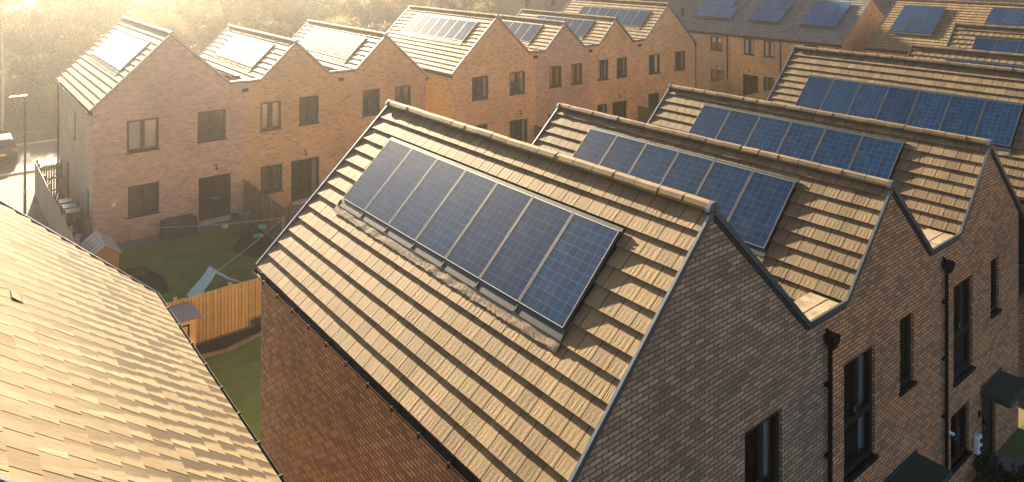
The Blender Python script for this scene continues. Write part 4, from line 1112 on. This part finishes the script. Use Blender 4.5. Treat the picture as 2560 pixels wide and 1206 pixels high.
# ------------------------------------------------------------------ the wood behind
def tree_proto(kind, seed):
    global rng
    rng = np.random.default_rng(seed); random.seed(seed)
    H = {'bare': 11.5, 'olive': 9.0, 'shrubby': 3.6}[kind]
    tr = MB(); cr = MB(); tips = []
    def limb(p, dvec, L, r, lvl):
        pts = [p]; rr = [r]; q = np.array(p, float); dv = np.array(dvec, float)
        for i in range(4):
            dv = dv+rng.normal(0, .13, 3); dv /= np.linalg.norm(dv); q = q+dv*L/4; pts.append(q.copy()); rr.append(r*(1-.16*(i+1)))
        tr.tube(pts, rr, 6 if lvl < 2 else 4, False)
        if lvl >= 3: tips.append((q, dv)); return
        nb = {0: 7, 1: 4, 2: 3}[lvl]
        for k in range(nb):
            f = .35+.65*(k+rng.random())/nb if lvl == 0 else .3+.7*rng.random()
            idx = min(3, int(f*4)); pp = pts[idx]+(pts[idx+1]-pts[idx])*(f*4-idx)
            a = rng.normal(0, 1, 3); a -= dv*np.dot(a, dv); a /= np.linalg.norm(a)
            nd = dv*.62+a*.78+np.array((0, 0, .18)); nd /= np.linalg.norm(nd)
            limb(pp, nd, L*(.52+.12*rng.random()), r*.5, lvl+1)
        tips.append((q, dv))
    limb((0, 0, -.1), (0, 0, 1), H*.62, .17 if kind != 'shrubby' else .08, 0)
    for (q, dv) in tips:
        n = 60 if kind == 'bare' else 85
        for i in range(n):
            if kind == 'bare':
                a = dv+rng.normal(0, .6, 3); a /= np.linalg.norm(a); L = .5+.7*rng.random(); b = np.cross(a, rng.normal(0, 1, 3)); b /= np.linalg.norm(b)
                p = q+rng.normal(0, .36, 3); w = .012+.018*rng.random()
                cr.quad(p-b*w, p+b*w, p+a*L+b*w*.4, p+a*L-b*w*.4)
            else:
                o_ = rng.normal(0, 1, 3); o_ /= np.linalg.norm(o_); p = q+o_*(.25+.45*rng.random()); nn = o_*.8+dv*.4+np.array((0, 0, .25))+rng.normal(0, .25, 3); nn /= np.linalg.norm(nn); a = np.cross(nn, rng.normal(0, 1, 3)); a /= np.linalg.norm(a); b = np.cross(nn, a)
                s_ = .05+.065*rng.random(); cr.quad(p-a*s_-b*s_*.6, p+a*s_-b*s_*.5, p+a*s_+b*s_*.5, p-a*s_+b*s_*.6)
    mat = {'bare': 'leafbrown', 'olive': 'leafolive', 'shrubby': 'scrub'}[kind]
    t = tr.build('trunk', M['bark'], origin=(0, 0, 0)); c = cr.build('crown', M[mat], origin=(0, 0, 0))
    d = (t.data, c.data); bpy.data.objects.remove(t); bpy.data.objects.remove(c); return d
protos = {k: [tree_proto(k, s+i) for i in range(n)] for k, s, n in (('bare', 11, 3), ('olive', 31, 2), ('shrubby', 51, 2))}
random.seed(99); rng = np.random.default_rng(99)
LAB = {'bare': ('bare_tree', 'bare brown winter tree in the hazy wood behind the far houses', 'bare trees of the hazy wood'),
       'olive': ('leafy_tree', 'olive green leafy tree in the hazy wood behind the far houses', 'olive trees of the hazy wood'),
       'shrubby': ('scrub_tree', 'low tawny scrub bush at the edge of the hazy wood', 'scrub bushes of the hazy wood')}
def plant(kind, x, y, s):
    nm, lb, gp = LAB[kind]; z = gz(x, y)
    o = bpy.data.objects.new(nm, None); COL.objects.link(o); o.location = (x, y, z); o.rotation_euler = (0, 0, random.uniform(0, 6.28)); o.scale = (s, s, s*random.uniform(.9, 1.15))
    tag(o, lb, 'tree', gp)
    t, c = random.choice(protos[kind])
    for nme, me in (('trunk', t), ('crown', c)):
        q = bpy.data.objects.new(nme, me); COL.objects.link(q); q.parent = o
pts = []
def scatter(kind, n, x0, x1, y0, y1, s0, s1, dmin):
    k = 0; tries = 0
    while k < n and tries < 4000:
        tries += 1
        y = random.uniform(y0, y1); x = random.uniform(x0, x1)*y/70.
        if x > 57 and y < 92: continue
        if any((x-a)**2+(y-b)**2 < dmin**2 for a, b in pts): continue
        pts.append((x, y)); plant(kind, x, y, random.uniform(s0, s1)); k += 1
scatter('shrubby', 60, 0, 57, 64.5, 92, .7, 1.5, 2.3)
scatter('olive', 46, 0, 57, 68, 112, .45, .85, 3.0)
scatter('bare', 44, -1, 60, 68, 120, .5, .95, 3.4)
bi = thing('birch_tree', 'pale thin birch trunk at the extreme left edge', 'tree', (4.05, 65.5, gz(4, 65)))
m = MB(); m.tube([(4.05, 65.5, -1), (4.1, 65.5, 4), (4.0, 65.6, 9.5)], [.12, .09, .03], 8); m.build('trunk', M['conc'], bi)
m = MB()
for k in range(12): leaves(m, (4.05+rng.normal(0, .8), 65.5+rng.normal(0, .8), 8+rng.normal(0, 1.2)), .7, 50, .05)
m.build('crown', M['leafbrown'], bi)
# undergrowth: uncountable
m = MB()
for i in range(14000):
    y = random.uniform(62, 112); x = random.uniform(-12, 60)*y/70.
    if x > 56 and y < 90: continue
    z = gz(x, y); hgt = (.2+.6*random.random())*(1 if y > 64 else .5); a = random.uniform(0, 6.28); w = .02+.03*random.random(); lx, ly = random.gauss(0, .25), random.gauss(0, .25)
    m.quad((x-w*math.cos(a), y-w*math.sin(a), z), (x+w*math.cos(a), y+w*math.sin(a), z), (x+w*.5*math.cos(a)+lx, y+w*.5*math.sin(a)+ly, z+hgt), (x-w*.5*math.cos(a)+lx, y-w*.5*math.sin(a)+ly, z+hgt))
u = m.build('undergrowth', M['scrub'], origin=(20, 80, 0)); u['kind'] = 'stuff'

# ------------------------------------------------------------------ light, haze, camera
sv = np.array((.165, .93, .315)); sv /= np.linalg.norm(sv)
elev = math.asin(sv[2]); azi = math.atan2(sv[0], sv[1])
from mathutils import Vector
sl = bpy.data.lights.new('sun', 'SUN'); sl.energy = 5.0; sl.angle = R(.5); sl.color = (1., .81, .55)
so = bpy.data.objects.new('sun', sl); COL.objects.link(so); so.location = (20, 60, 60)
so.rotation_euler = Vector(sv.tolist()).to_track_quat('Z', 'Y').to_euler()
w = bpy.data.worlds.new('World'); SC.world = w; w.use_nodes = True
nt = w.node_tree; bg = nt.nodes['Background']
sky = nt.nodes.new('ShaderNodeTexSky'); sky.sky_type = 'NISHITA'; sky.sun_disc = False
sky.sun_elevation = elev; sky.sun_rotation = azi; sky.dust_density = 1.2; sky.air_density = .4; sky.ozone_density = 1.
mx = nt.nodes.new('ShaderNodeMix'); mx.data_type = 'RGBA'; mx.blend_type = 'MULTIPLY'; mx.inputs[0].default_value = 1
mx.inputs[7].default_value = (1.0, .97, .92, 1)
nt.links.new(sky.outputs[0], mx.inputs[6]); nt.links.new(mx.outputs[2], bg.inputs[0]); bg.inputs[1].default_value = .05

w.cycles.sampling_method = 'NONE'
HAZE = True
if HAZE:
    m = MB(); m.box(-60, 140, -25, 190, -3.2, 27)
    hz = m.build('haze', M['white'], origin=(0, 0, 0)); hz['kind'] = 'stuff'
    hm = bpy.data.materials.new('haze_air'); hm.use_nodes = True; nt = hm.node_tree; nt.nodes.clear()
    o = nt.nodes.new('ShaderNodeOutputMaterial'); v = nt.nodes.new('ShaderNodeVolumePrincipled')
    v.inputs['Color'].default_value = (.86, .84, .78, 1); v.inputs['Density'].default_value = .0010; v.inputs['Anisotropy'].default_value = .85
    nt.links.new(v.outputs[0], o.inputs['Volume']); hz.data.materials.clear(); hz.data.materials.append(hm)

cam = bpy.data.cameras.new('camera'); co = bpy.data.objects.new('camera', cam); COL.objects.link(co); SC.camera = co
cam.sensor_width = 36; cam.lens = 1822/2560*36; cam.shift_y = -713/2560; cam.clip_end = 2000; cam.clip_start = .1
th = math.atan2(1450, 1822)
co.location = (0, 0, CAMZ); co.rotation_euler = (R(90), 0, -th)
SC.view_settings.view_transform = 'Standard'; SC.view_settings.look = 'None'; SC.view_settings.gamma = 1
SC.view_settings.exposure = 2.85
SC.render.engine = 'CYCLES'
SC.cycles.use_denoising = True
SC.cycles.max_bounces = 6; SC.cycles.diffuse_bounces = 3; SC.cycles.glossy_bounces = 3; SC.cycles.transparent_max_bounces = 12; SC.cycles.volume_bounces = 0
SC.cycles.sample_clamp_indirect = 8
